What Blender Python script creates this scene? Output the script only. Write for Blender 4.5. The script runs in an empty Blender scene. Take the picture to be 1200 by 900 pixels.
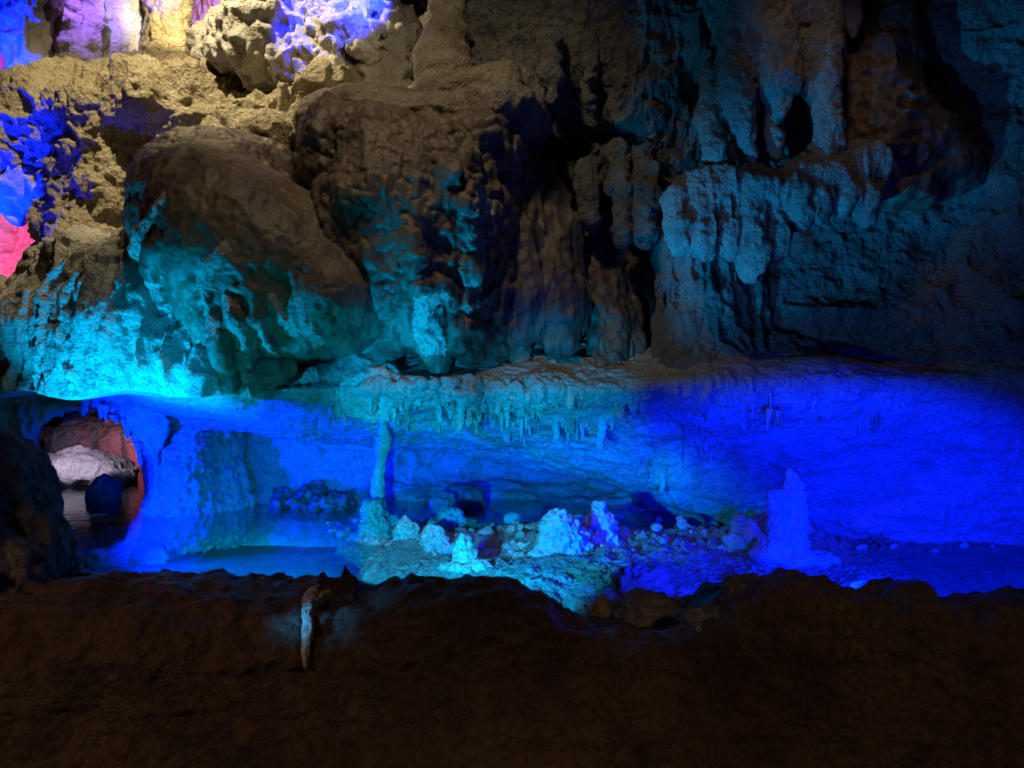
import bpy, math, random
import numpy as np
from mathutils import Vector
from mathutils.bvhtree import BVHTree

random.seed(7)
RNG = np.random.default_rng(11)
FPX, CX, CY, CAMZ = 900.0, 600.0, 450.0, 1.6
scene = bpy.context.scene
COL = scene.collection
f32 = np.float32

# ------------------------------------------------------------------ helpers
def P(px, py, d):
    return np.array([(px - CX) / FPX * d, d, CAMZ + (CY - py) / FPX * d], dtype=f32)

_T = RNG.uniform(-1, 1, (64, 64, 64)).astype(f32)
_J = RNG.uniform(0, 1, (32, 32, 32, 3)).astype(f32)

def vnoise(p):
    i = np.floor(p).astype(np.int32)
    f = (p - i).astype(f32)
    u = f * f * f * (f * (f * 6 - 15) + 10)
    i0 = i & 63; i1 = (i + 1) & 63
    x0, y0, z0 = i0[:, 0], i0[:, 1], i0[:, 2]
    x1, y1, z1 = i1[:, 0], i1[:, 1], i1[:, 2]
    ux, uy, uz = u[:, 0], u[:, 1], u[:, 2]
    a = _T[x0, y0, z0] * (1 - ux) + _T[x1, y0, z0] * ux
    b = _T[x0, y1, z0] * (1 - ux) + _T[x1, y1, z0] * ux
    c = _T[x0, y0, z1] * (1 - ux) + _T[x1, y0, z1] * ux
    d = _T[x0, y1, z1] * (1 - ux) + _T[x1, y1, z1] * ux
    return (a * (1 - uy) + b * uy) * (1 - uz) + (c * (1 - uy) + d * uy) * uz

def fbm(p, o=4, gain=0.5):
    s = np.zeros(len(p), f32); a = 1.0
    q = np.asarray(p, f32)
    for k in range(o):
        s += a * vnoise(q)
        q = q * f32(2.03) + f32(17.3)
        a *= gain
    return s

def ridged(p, o=3):
    s = np.zeros(len(p), f32); a = 1.0
    q = np.asarray(p, f32)
    for k in range(o):
        s += a * (1 - 2 * np.abs(vnoise(q)) ** 0.8)
        q = q * f32(2.07) + f32(9.1)
        a *= 0.5
    return s

def worley(p):
    i = np.floor(p).astype(np.int32)
    f = (p - i).astype(f32)
    m = np.full(len(p), 9, f32); m2 = np.full(len(p), 9, f32)
    for dx in (-1, 0, 1):
        for dy in (-1, 0, 1):
            for dz in (-1, 0, 1):
                j = _J[(i[:, 0] + dx) & 31, (i[:, 1] + dy) & 31, (i[:, 2] + dz) & 31]
                v = j + np.array([dx, dy, dz], f32) - f
                dd = (v * v).sum(1)
                m2 = np.minimum(m2, np.maximum(m, dd))
                m = np.minimum(m, dd)
    return np.sqrt(m), np.sqrt(m2)

# surface recipes: functions of world points -> outward displacement in metres
def n_fbm(amp, f, o=4, st=(1, 1, 1), off=0.0):
    st = np.array(st, f32)
    return lambda p: amp * fbm(p * st * f + off, o)
def n_ridge(amp, f, o=3, st=(1, 1, 1), off=0.0):
    st = np.array(st, f32)
    return lambda p: amp * ridged(p * st * f + off, o)
def n_pop(amp, cell, warp=0.35, off=0.0, mask=None, st=(1, 1, 1)):
    st = np.array(st, f32)
    def fn(p):
        w = np.stack([vnoise(p * 1.3 / cell + 5), vnoise(p * 1.3 / cell + 15), vnoise(p * 1.3 / cell + 25)], 1) * warp
        F1, F2 = worley(p * st / cell + w + off)
        b = np.sqrt(np.clip(1 - (F1 / 0.75) ** 2, 0, 1)) - 0.45
        r = amp * b
        if mask is not None:
            r = r * np.clip(0.5 + mask[1] * (fbm(p * mask[0] + 31, 2)), 0.05, 1)
        return r.astype(f32)
    return fn
def n_strata(amp, f, off=0.0):
    def fn(p):
        z = p[:, 2] * f + 0.8 * fbm(p * 0.9 + off, 3) + off
        return (amp * (np.abs((z % 1.0) - 0.5) * 2 - 0.5) * (0.6 + 0.8 * vnoise(p * 1.7))).astype(f32)
    return fn
def n_scallop(amp, cell, off=0.0, st=(1, 1, 1)):
    st = np.array(st, f32)
    def fn(p):
        F1, F2 = worley(p * st / cell + off)
        return (amp * (F1 - 0.5)).astype(f32)
    return fn

class SDF:
    """smooth union of ellipsoids and tapered rods, roughened, then meshed"""
    def __init__(s): s.ops = []
    def E(s, px, py, d, rx, ry, rd, k=0.18, rot=0, sub=False):
        c = P(px, py, d); q = d / FPX
        s.ops.append(('e', c, np.array([rx * q, rd, ry * q], f32), k, math.radians(rot), sub)); return s
    def EW(s, c, r, k=0.1, rot=0, sub=False):
        s.ops.append(('e', np.array(c, f32), np.array(r, f32), k, math.radians(rot), sub)); return s
    def C(s, a, b, ra, rb, k=0.08, sub=False):
        """a,b = (px,py,d); radii in px at that depth"""
        s.ops.append(('c', P(*a), P(*b), ra * a[2] / FPX, rb * b[2] / FPX, k, sub)); return s
    def CW(s, a, b, ra, rb, k=0.05, sub=False):
        s.ops.append(('c', np.array(a, f32), np.array(b, f32), ra, rb, k, sub)); return s
    def chain(s, pts, k=0.06, sub=False):
        """pts = (px,py,d,r)"""
        for a, b in zip(pts[:-1], pts[1:]):
            s.C(a[:3], b[:3], a[3], b[3], k, sub)
        return s
    def fn(s, f, lo, hi):
        s.ops.append(('f', f, np.array(lo, f32), np.array(hi, f32))); return s
    def mesh(s, h, noises=(), pad=0.15, cut=None, band=0.3, clip=None):
        lo = np.full(3, 1e9); hi = np.full(3, -1e9)
        for o in s.ops:
            if o[0] == 'e' and not o[5]:
                r = o[2].max() if o[4] else o[2]
                lo = np.minimum(lo, o[1] - r); hi = np.maximum(hi, o[1] + r)
            elif o[0] == 'c' and not o[6]:
                m = max(o[3], o[4])
                lo = np.minimum(lo, np.minimum(o[1], o[2]) - m); hi = np.maximum(hi, np.maximum(o[1], o[2]) + m)
            elif o[0] == 'f':
                lo = np.minimum(lo, o[2]); hi = np.maximum(hi, o[3])
        lo -= pad; hi += pad
        if clip is not None:
            lo = np.maximum(lo, clip[0]); hi = np.minimum(hi, clip[1])
        n = np.ceil((hi - lo) / h).astype(int) + 1
        ax = [(lo[i] + h * np.arange(n[i])).astype(f32) for i in range(3)]
        D = np.full(n, 1.0, f32)
        for o in s.ops:
            if o[0] == 'f':
                X, Y, Z = np.meshgrid(*ax, indexing='ij', sparse=True)
                D = o[1](D, X, Y, Z).astype(f32); continue
            if o[0] == 'e':
                r = np.full(3, o[2].max()) if o[4] else o[2]
                a, b = o[1] - r - 0.5, o[1] + r + 0.5; k = o[3]; sub = o[5]
            else:
                m = max(o[3], o[4]) + 0.4
                a, b = np.minimum(o[1], o[2]) - m, np.maximum(o[1], o[2]) + m; k = o[5]; sub = o[6]
            sl = []
            for i in range(3):
                i0 = max(0, int((a[i] - lo[i]) / h)); i1 = min(n[i], int((b[i] - lo[i]) / h) + 2)
                sl.append(slice(i0, max(i0, i1)))
            sl = tuple(sl)
            if any(t.stop <= t.start for t in sl): continue
            X, Y, Z = np.meshgrid(ax[0][sl[0]], ax[1][sl[1]], ax[2][sl[2]], indexing='ij', sparse=True)
            if o[0] == 'e':
                x, y, z = X - o[1][0], Y - o[1][1], Z - o[1][2]
                if o[4]:
                    c_, s_ = math.cos(o[4]), math.sin(o[4])
                    x, z = x * c_ + z * s_, -x * s_ + z * c_
                R = o[2]
                k0 = np.sqrt((x / R[0]) ** 2 + (y / R[1]) ** 2 + (z / R[2]) ** 2) + 1e-6
                k1 = np.sqrt((x / R[0] ** 2) ** 2 + (y / R[1] ** 2) ** 2 + (z / R[2] ** 2) ** 2) + 1e-6
                d = k0 * (k0 - 1) / k1
            else:
                A, B = o[1], o[2]; v = B - A; L = float((v * v).sum()) + 1e-9
                t = np.clip(((X - A[0]) * v[0] + (Y - A[1]) * v[1] + (Z - A[2]) * v[2]) / L, 0, 1)
                d = np.sqrt((X - A[0] - t * v[0]) ** 2 + (Y - A[1] - t * v[1]) ** 2 + (Z - A[2] - t * v[2]) ** 2) - (o[3] + (o[4] - o[3]) * t)
            a_ = D[sl]
            if sub:
                b_ = -d
                hh = np.clip(0.5 - 0.5 * (a_ - b_) / k, 0, 1)
                hh = 1 - hh
                D[sl] = b_ * (1 - hh) + a_ * hh + k * hh * (1 - hh)
            else:
                hh = np.clip(0.5 + 0.5 * (d - a_) / k, 0, 1)
                D[sl] = d * (1 - hh) + a_ * hh - k * hh * (1 - hh)
        if noises:
            idx = np.nonzero(np.abs(D) < band)
            pts = np.stack([ax[0][idx[0]], ax[1][idx[1]], ax[2][idx[2]]], 1)
            v = D[idx]
            G = np.stack([D[tuple(np.minimum(idx[q] + (q == a), n[q] - 1) for q in range(3))] - D[tuple(np.maximum(idx[q] - (q == a), 0) for q in range(3))] for a in range(3)], 1)
            G /= np.linalg.norm(G, axis=1, keepdims=True) + 1e-6
            pts = (pts - G * v[:, None]).astype(f32)
            for g in noises: v = v - g(pts)
            D[idx] = v
        if cut is not None:
            X, Y, Z = np.meshgrid(*ax, indexing='ij', sparse=True)
            D = np.maximum(D, cut(X, Y, Z)).astype(f32)
        # close the surface at the box
        D[0] = np.maximum(D[0], h); D[-1] = np.maximum(D[-1], h)
        D[:, 0] = np.maximum(D[:, 0], h); D[:, -1] = np.maximum(D[:, -1], h)
        D[:, :, 0] = np.maximum(D[:, :, 0], h); D[:, :, -1] = np.maximum(D[:, :, -1], h)
        return surface_nets(D, lo.astype(f32), h)

def surface_nets(D, lo, h):
    S = D < 0
    c = np.zeros(tuple(np.array(D.shape) - 1), np.uint8)
    nx, ny, nz = c.shape
    for i in (0, 1):
        for j in (0, 1):
            for k in (0, 1):
                c += S[i:i + nx, j:j + ny, k:k + nz]
    act = (c > 0) & (c < 8)
    I = np.stack(np.nonzero(act), 1)
    vid = np.full(c.shape, -1, np.int32)
    vid[act] = np.arange(len(I), dtype=np.int32)
    acc = np.zeros((len(I), 3), f32); cnt = np.zeros(len(I), f32)
    cor = {}
    for i in (0, 1):
        for j in (0, 1):
            for k in (0, 1):
                cor[i, j, k] = D[I[:, 0] + i, I[:, 1] + j, I[:, 2] + k]
    for a in cor:
        for axis in range(3):
            if a[axis]: continue
            b = list(a); b[axis] = 1; b = tuple(b)
            da, db = cor[a], cor[b]
            m = (da < 0) != (db < 0)
            t = da[m] / (da[m] - db[m])
            q = np.tile(np.array(a, f32), (m.sum(), 1)); q[:, axis] = t
            acc[m] += q; cnt[m] += 1
    V = lo + h * (I + acc / cnt[:, None])
    Q = []
    for axis in range(3):
        o1, o2 = [(1, 2), (2, 0), (0, 1)][axis]
        sa = [slice(None)] * 3; sb = [slice(None)] * 3
        sa[axis] = slice(0, -1); sb[axis] = slice(1, None)
        A, B = S[tuple(sa)], S[tuple(sb)]
        E = np.stack(np.nonzero(A != B), 1)
        ok = (E[:, o1] > 0) & (E[:, o2] > 0) & (E[:, o1] < c.shape[o1]) & (E[:, o2] < c.shape[o2])
        E = E[ok]
        fl = A[E[:, 0], E[:, 1], E[:, 2]]
        def cell(da, db):
            e = E.copy(); e[:, o1] -= da; e[:, o2] -= db
            return vid[e[:, 0], e[:, 1], e[:, 2]]
        q = np.stack([cell(1, 1), cell(0, 1), cell(0, 0), cell(1, 0)], 1)
        q[~fl] = q[~fl][:, ::-1]
        Q.append(q)
    return V.astype(f32), np.concatenate(Q).astype(np.int32)

def make_obj(name, V, Q, mat, parent=None, base=True, origin=None):
    V = np.asarray(V, f32)
    if origin is None:
        if parent is not None: origin = np.array(parent.location, f32)
        elif base: origin = np.array([V[:, 0].mean(), V[:, 1].mean(), V[:, 2].min()], f32)
        else: origin = np.zeros(3, f32)
    me = bpy.data.meshes.new(name)
    W = V - origin
    me.vertices.add(len(W)); me.vertices.foreach_set('co', W.ravel())
    k = Q.shape[1]
    me.loops.add(Q.size); me.loops.foreach_set('vertex_index', Q.ravel())
    me.polygons.add(len(Q))
    me.polygons.foreach_set('loop_start', np.arange(0, Q.size, k, dtype=np.int32))
    me.polygons.foreach_set('use_smooth', np.ones(len(Q), bool))
    me.update(calc_edges=True); me.validate()
    me.materials.append(mat)
    o = bpy.data.objects.new(name, me); COL.objects.link(o)
    if parent is not None: o.parent = parent
    else: o.location = origin.tolist()
    return o

def tag(o, label=None, cat=None, group=None, kind=None):
    if label: o['label'] = label
    if cat: o['category'] = cat
    if group: o['group'] = group
    if kind: o['kind'] = kind
    return o

def cubic_resample(A, n, axis):
    A = np.moveaxis(A, axis, 0)
    m = A.shape[0]
    t = np.linspace(0, m - 1, n); i = np.minimum(t.astype(int), m - 2); u = (t - i)
    u = u.reshape((-1,) + (1,) * (A.ndim - 1))
    g = lambda j: A[np.clip(j, 0, m - 1)]
    p0, p1, p2, p3 = g(i - 1), g(i), g(i + 1), g(i + 2)
    p0 = np.where((i == 0).reshape(u.shape), 2 * p1 - p2, p0)
    p3 = np.where((i == m - 2).reshape(u.shape), 2 * p2 - p1, p3)
    r = 0.5 * (2 * p1 + (p2 - p0) * u + (2 * p0 - 5 * p1 + 4 * p2 - p3) * u ** 2 + (3 * p1 - p0 - 3 * p2 + p3) * u ** 3)
    return np.moveaxis(r, 0, axis)

def loft(cols, nu, nv, noises=(), eye=(0, 0, 1.6)):
    """cols: list of columns of (px,py,d) -> roughened sheet"""
    A = np.array([[P(*q) for q in c] for c in cols], f32)
    A = cubic_resample(cubic_resample(A, nu, 0), nv, 1).astype(f32)
    N = np.cross(np.gradient(A, axis=0), np.gradient(A, axis=1))
    N /= np.linalg.norm(N, axis=2, keepdims=True) + 1e-9
    to = np.array(eye, f32) - A
    flip = np.sign((N * to).sum(2).mean())
    N = N * flip
    p = A.reshape(-1, 3)
    v = np.zeros(len(p), f32)
    for g in noises: v += g(p)
    V = p + N.reshape(-1, 3) * v[:, None]
    i = np.arange(nu * nv).reshape(nu, nv)
    Q = np.stack([i[:-1, :-1], i[1:, :-1], i[1:, 1:], i[:-1, 1:]], -1).reshape(-1, 4)
    if flip < 0: Q = Q[:, ::-1]
    return V, np.ascontiguousarray(Q.astype(np.int32))

# ------------------------------------------------------------------ materials
def rock(name, c1, c2, stain, scale=1.0, rough=0.6, bump=0.5, stain_amt=0.5, grain=60.0, spec=0.3, streak=0.0, bd=0.012, speck=1.0, gloss=0.0):
    m = bpy.data.materials.new(name); m.use_nodes = True
    nt = m.node_tree; N = nt.nodes; L = nt.links; N.clear()
    out = N.new('ShaderNodeOutputMaterial'); b = N.new('ShaderNodeBsdfPrincipled')
    L.new(b.outputs[0], out.inputs[0])
    geo = N.new('ShaderNodeNewGeometry')
    def noise(sc, det, ro=0.55, src=None):
        n = N.new('ShaderNodeTexNoise'); n.inputs['Scale'].default_value = sc
        n.inputs['Detail'].default_value = det; n.inputs['Roughness'].default_value = ro
        L.new(src or geo.outputs['Position'], n.inputs['Vector']); return n
    n1 = noise(1.6 * scale, 6, 0.6)
    r1 = N.new('ShaderNodeValToRGB'); r1.color_ramp.elements[0].position = 0.35; r1.color_ramp.elements[1].position = 0.68
    r1.color_ramp.elements[0].color = (*c1, 1); r1.color_ramp.elements[1].color = (*c2, 1)
    L.new(n1.outputs['Fac'], r1.inputs[0])
    mp = N.new('ShaderNodeMapping'); mp.inputs['Scale'].default_value = (1, 1, 1 if not streak else 0.18)
    L.new(geo.outputs['Position'], mp.inputs[0])
    n2 = noise(3.1 * scale if not streak else 6 * scale, 5, 0.62, mp.outputs[0])
    r2 = N.new('ShaderNodeValToRGB'); r2.color_ramp.elements[0].position = 0.48; r2.color_ramp.elements[1].position = 0.66
    r2.color_ramp.elements[0].color = (0, 0, 0, 1); r2.color_ramp.elements[1].color = (stain_amt,) * 3 + (1,)
    L.new(n2.outputs['Fac'], r2.inputs[0])
    mx = N.new('ShaderNodeMixRGB'); mx.inputs[2].default_value = (*stain, 1)
    L.new(r2.outputs[0], mx.inputs[0]); L.new(r1.outputs[0], mx.inputs[1])
    # fine speckle
    n3 = noise(grain, 3, 0.7)
    r3 = N.new('ShaderNodeMapRange'); r3.inputs[1].default_value = 0.3; r3.inputs[2].default_value = 0.7
    r3.inputs[3].default_value = 1 - 0.45 * speck; r3.inputs[4].default_value = 1 + 0.35 * speck
    L.new(n3.outputs['Fac'], r3.inputs[0])
    mm = N.new('ShaderNodeMixRGB'); mm.blend_type = 'MULTIPLY'; mm.inputs[0].default_value = 1
    L.new(mx.outputs[0], mm.inputs[1]); L.new(r3.outputs[0], mm.inputs[2])
    L.new(mm.outputs[0], b.inputs['Base Color'])
    rr = N.new('ShaderNodeMapRange'); rr.inputs[3].default_value = rough - 0.15 - gloss; rr.inputs[4].default_value = rough + 0.2
    L.new(n2.outputs['Fac'], rr.inputs[0]); L.new(rr.outputs[0], b.inputs['Roughness'])
    b.inputs['Specular IOR Level'].default_value = spec
    # bump: pitted grain + mid-size lumps
    nb = noise(14 * scale, 7, 0.68)
    vo = N.new('ShaderNodeTexVoronoi'); vo.inputs['Scale'].default_value = grain * 0.5
    L.new(geo.outputs['Position'], vo.inputs['Vector'])
    ad = N.new('ShaderNodeMath'); ad.operation = 'MULTIPLY_ADD'; ad.inputs[1].default_value = 0.25
    L.new(vo.outputs['Distance'], ad.inputs[0]); L.new(nb.outputs['Fac'], ad.inputs[2])
    bm = N.new('ShaderNodeBump'); bm.inputs['Strength'].default_value = bump; bm.inputs['Distance'].default_value = bd * 6
    L.new(ad.outputs[0], bm.inputs['Height']); L.new(bm.outputs[0], b.inputs['Normal'])
    return m

M = {}
M['beige'] = rock('beige_limestone', (0.30, 0.25, 0.18), (0.44, 0.38, 0.29), (0.17, 0.13, 0.09), 1.0, 0.65, 0.8, 0.6)
M['pale'] = rock('pale_calcite', (0.48, 0.45, 0.38), (0.62, 0.58, 0.50), (0.33, 0.29, 0.22), 1.4, 0.5, 0.7, 0.6, 70, 0.5, gloss=0.15)
M['brown'] = rock('brown_flowstone', (0.13, 0.095, 0.065), (0.23, 0.175, 0.12), (0.08, 0.055, 0.04), 0.8, 0.55, 0.28, 0.7, 28, 0.5, speck=0.5, gloss=0.2)
M['grey'] = rock('grey_limestone', (0.19, 0.18, 0.16), (0.32, 0.30, 0.27), (0.10, 0.085, 0.07), 1.0, 0.6, 1.0, 0.7)
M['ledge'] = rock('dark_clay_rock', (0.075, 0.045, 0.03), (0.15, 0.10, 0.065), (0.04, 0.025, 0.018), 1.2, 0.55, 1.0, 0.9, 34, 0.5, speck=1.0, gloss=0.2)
M['gravel'] = rock('gravel_ground', (0.28, 0.26, 0.22), (0.46, 0.43, 0.37), (0.16, 0.14, 0.12), 2.0, 0.6, 1.0, 0.5, 110, 0.4)
M['stone'] = rock('loose_stone', (0.22, 0.20, 0.17), (0.42, 0.39, 0.33), (0.12, 0.10, 0.08), 4.0, 0.55, 0.8, 0.6, 80, 0.4)
M['run'] = rock('calcite_run', (0.24, 0.23, 0.20), (0.36, 0.34, 0.30), (0.12, 0.11, 0.09), 1.6, 0.5, 0.8, 0.6)
M['wall'] = rock('smooth_cave_wall', (0.34, 0.32, 0.29), (0.46, 0.43, 0.38), (0.22, 0.20, 0.17), 0.9, 0.55, 0.55, 0.5, 45, 0.3)
M['yellow'] = rock('ochre_limestone', (0.40, 0.33, 0.20), (0.56, 0.48, 0.32), (0.24, 0.18, 0.10), 0.8, 0.65, 0.9, 0.5, 45, bd=0.02)

def water_mat():
    m = bpy.data.materials.new('clear_pool_water'); m.use_nodes = True
    nt = m.node_tree; N = nt.nodes; L = nt.links; N.clear()
    out = N.new('ShaderNodeOutputMaterial'); mix = N.new('ShaderNodeMixShader')
    tr = N.new('ShaderNodeBsdfTransparent'); tr.inputs[0].default_value = (0.5, 0.88, 0.9, 1)
    gl = N.new('ShaderNodeBsdfGlossy'); gl.inputs['Roughness'].default_value = 0.012
    fr = N.new('ShaderNodeFresnel')
    geo = N.new('ShaderNodeNewGeometry')
    io = N.new('ShaderNodeMapRange'); io.inputs[3].default_value = 1.333; io.inputs[4].default_value = 1 / 1.333   # same reflectance from below
    L.new(geo.outputs['Backfacing'], io.inputs[0]); L.new(io.outputs[0], fr.inputs[0])
    mp = N.new('ShaderNodeMapping'); mp.inputs['Scale'].default_value = (2.2, 6.5, 1); mp.inputs['Rotation'].default_value = (0, 0, 0.12)
    L.new(geo.outputs['Position'], mp.inputs[0])
    n = N.new('ShaderNodeTexNoise'); n.inputs['Scale'].default_value = 1.6; n.inputs['Detail'].default_value = 3.5; n.inputs['Roughness'].default_value = 0.5
    L.new(mp.outputs[0], n.inputs['Vector'])
    bm = N.new('ShaderNodeBump'); bm.inputs['Strength'].default_value = 0.28; bm.inputs['Distance'].default_value = 0.02
    L.new(n.outputs['Fac'], bm.inputs['Height'])
    L.new(bm.outputs[0], gl.inputs['Normal']); L.new(bm.outputs[0], fr.inputs['Normal'])
    L.new(fr.outputs[0], mix.inputs[0]); L.new(tr.outputs[0], mix.inputs[1]); L.new(gl.outputs[0], mix.inputs[2])
    L.new(mix.outputs[0], out.inputs[0])
    return m
M['water'] = water_mat()

# ------------------------------------------------------------------ SETTING
WZ = 0.10
# --- basin floor
def smooth(a, b, x): 
    t = np.clip((x - a) / (b - a), 0, 1); return t * t * (3 - 2 * t)

def floor_z(x, y):
    p = np.stack([x, y, np.zeros_like(x)], 1).astype(f32)
    w = 0.35 * fbm(p * 1.1 + 3, 3)
    bank = smooth(-1.62, -1.0, x + 0.6 * w) * smooth(8.6, 7.6, y + 0.9 * w)     # gravel bank
    z = -0.48 + 0.68 * bank
    z += 0.10 * smooth(6.6, 5.3, y) * smooth(4.5, 5.0, y) * smooth(-1.0, 0.2, x) * smooth(2.2, 0.9, x)   # rises towards the ledge
    z += 0.10 * np.exp(-((x - 0.42) ** 2 / 0.25 + (y - 6.9) ** 2 / 0.4))
    z += 0.20 * np.exp(-((x - 2.45) ** 2 / 0.14 + (y - 6.95) ** 2 / 0.12))
    z -= 0.13 * smooth(2.2, 3.4, x) * smooth(4.4, 5.2, y)                       # wet hollow at right
    z += 0.045 * fbm(p * 2.3, 4) * bank + 0.018 * fbm(p * 9, 3) * bank
    z -= 0.14 * smooth(4.8, 4.4, y) * smooth(3.4, 3.8, y)
    return z.astype(f32)

gx = np.concatenate([np.arange(-7, -2.4, 0.03), np.arange(-2.4, 3.6, 0.0095), np.arange(3.6, 6.01, 0.02)]); gy = np.concatenate([np.arange(2.9, 4.8, 0.03), np.arange(4.8, 8.8, 0.0095), np.arange(8.8, 11.6, 0.03)])
X, Y = np.meshgrid(gx, gy, indexing='ij')
xf, yf = X.ravel().astype(f32), Y.ravel().astype(f32)
zf = floor_z(xf, yf)
pf = np.stack([xf, yf, zf], 1)
F1, F2 = worley(pf * np.array([24, 24, 4], f32))
F3, F4 = worley(pf * np.array([10, 13, 3], f32) + 7)
msk = np.clip(0.35 + 1.1 * fbm(pf * 1.1 + 9, 3), 0, 1.2)
rough = smooth(-0.05, 0.08, zf)
zf = zf + (0.030 * np.clip(0.62 - F1, 0, 1) * (0.4 + 0.6 * np.clip(fbm(pf * 3, 2) + .6, 0, 1)) + 0.10 * np.clip(0.55 - F3, 0, 1) * msk * (0.5 + smooth(6.2, 6.8, yf)) + 0.006 * fbm(pf * 60, 2)) * (0.12 + 0.88 * rough)
i = np.arange(len(xf)).reshape(X.shape)
Q = np.stack([i[:-1, :-1], i[1:, :-1], i[1:, 1:], i[:-1, 1:]], -1).reshape(-1, 4).astype(np.int32)
floor_o = make_obj('ground', np.stack([xf, yf, zf], 1), np.ascontiguousarray(Q), M['gravel'], base=False)
tag(floor_o, 'pale gravel bank and bed of the cave pool', kind='structure')

# far floor under the tunnel and the walkway in front of the ledge
def sheet(name, x0, x1, y0, y1, z, mat, n=60, amp=0.03):
    gx = np.linspace(x0, x1, n); gy = np.linspace(y0, y1, n)
    X, Y = np.meshgrid(gx, gy, indexing='ij')
    p = np.stack([X.ravel(), Y.ravel(), np.full(X.size, z)], 1).astype(f32)
    p[:, 2] += amp * fbm(p * 1.5, 4)
    i = np.arange(n * n).reshape(n, n)
    Q = np.stack([i[:-1, :-1], i[1:, :-1], i[1:, 1:], i[:-1, 1:]], -1).reshape(-1, 4).astype(np.int32)
    return make_obj(name, p, np.ascontiguousarray(Q), mat, base=False)
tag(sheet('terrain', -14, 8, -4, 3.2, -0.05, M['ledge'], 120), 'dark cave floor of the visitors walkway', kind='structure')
tag(sheet('lake_bed', -16, -1, 11.3, 24, -0.4, M['grey'], 80), 'dark bed of the water inside the tunnel', kind='structure')

wv = np.array([[-16, 3.3, WZ], [6, 3.3, WZ], [6, 24, WZ], [-16, 24, WZ]], f32)
tag(make_obj('water', wv, np.array([[0, 1, 2, 3]], np.int32), M['water'], base=False), 'still clear water of the cave pool reflecting coloured light', kind='structure')

# --- roof slab of the low chamber, its lip and the low wall at right
slab_cols = []
for px, r0, r1, r2, mid, edge, up in [
    (-60, (380, 9.6), (420, 9.4), (440, 9.4), (445, 9.5), (450, 9.7), (440, 9.9)),
    (100, (390, 9.0), (425, 8.6), (446, 8.6), (450, 9.0), (455, 9.5), (450, 9.9)),
    (200, (400, 8.4), (440, 7.8), (462, 7.7), (478, 8.5), (498, 9.3), (494, 9.9)),
    (330, (400, 7.8), (435, 7.1), (462, 6.9), (488, 7.9), (519, 9.0), (508, 9.8)),
    (470, (398, 7.7), (430, 7.0), (462, 6.75), (490, 7.8), (524, 8.9), (510, 9.7)),
    (600, (400, 7.7), (430, 7.0), (464, 6.75), (500, 7.7), (541, 8.6), (525, 9.5)),
    (700, (400, 7.7), (432, 7.0), (466, 6.8), (510, 7.6), (566, 8.15), (545, 9.3)),
    (800, (405, 7.6), (436, 7.0), (460, 6.85), (520, 7.5), (597, 7.95), (590, 9.0)),
    (900, (410, 7.6), (434, 7.0), (460, 6.85), (530, 7.35), (622, 7.75), (640, 8.6)),
    (1050, (408, 7.5), (432, 6.95), (460, 6.85), (540, 7.2), (638, 7.35), (680, 7.6)),
    (1250, (408, 7.2), (430, 6.8), (460, 6.7), (540, 7.0), (645, 7.15), (690, 7.3)),
    (1400, (408, 7.0), (430, 6.6), (460, 6.5), (540, 6.8), (645, 6.9), (690, 7.0))]:
    slab_cols.append([(px, *r) for r in (r0, r1, r2, mid, edge, up)])
_lip = n_pop(0.08, 0.11, 0.5)
def lip_lumps(p):
    x, z, y = p[:, 0], p[:, 2], p[:, 1]
    px = x / y * FPX + CX; py = CY - (z - CAMZ) / y * FPX
    w = smooth(380, 470, px) * smooth(930, 800, px) * smooth(436, 452, py) * smooth(512, 478, py)
    w = w * np.clip(0.6 + 0.9 * fbm(p * 1.6, 2), 0, 1.2)
    return (w * (_lip(p) + 0.02)).astype(f32)
slab_V, slab_Q = loft(slab_cols, 1000, 560, [lip_lumps, n_fbm(0.07, 1.1, 3), n_fbm(0.03, 3.0, 4, (0.7, 1, 1.5)), n_ridge(0.014, 3, 4, (0.7, 0.8, 1.4)), n_fbm(0.009, 18, 3)])
slab = make_obj('cave_roof', slab_V, slab_Q, M['wall'], base=False)
tag(slab, 'low sloping rock roof over the pool', kind='structure')
BV = BVHTree.FromPolygons([v for v in map(tuple, slab_V.tolist())], slab_Q.tolist())

# --- back wall of the low chamber
V, Q = loft([[(px, py, d) for py, d in col] for px, col in [
    (200, [(440, 10.3), (500, 10.2), (560, 10.0), (600, 9.8), (640, 9.6)]),
    (300, [(440, 10.0), (500, 9.9), (560, 9.8), (595, 9.6), (640, 9.4)]),
    (450, [(440, 10.2), (500, 10.1), (560, 10.0), (590, 9.7), (640, 9.5)]),
    (600, [(440, 10.6), (520, 10.6), (560, 10.5), (590, 10.0), (640, 9.6)]),
    (750, [(440, 9.8), (520, 9.8), (570, 9.7), (600, 9.2), (640, 8.9)]),
    (900, [(440, 9.0), (520, 9.0), (580, 8.9), (610, 8.6), (650, 8.3)]),
    (1050, [(440, 8.6), (520, 8.6), (580, 8.5), (620, 8.4), (660, 8.3)])]],
    560, 200, [n_fbm(0.10, 0.9, 4), n_fbm(0.04, 3, 4, (0.7, 1, 1.8)), n_ridge(0.015, 5, 3)])
tag(make_obj('cave_wall', V, Q, M['wall'], base=False), 'smooth rock wall at the back of the low chamber', kind='structure')

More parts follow.
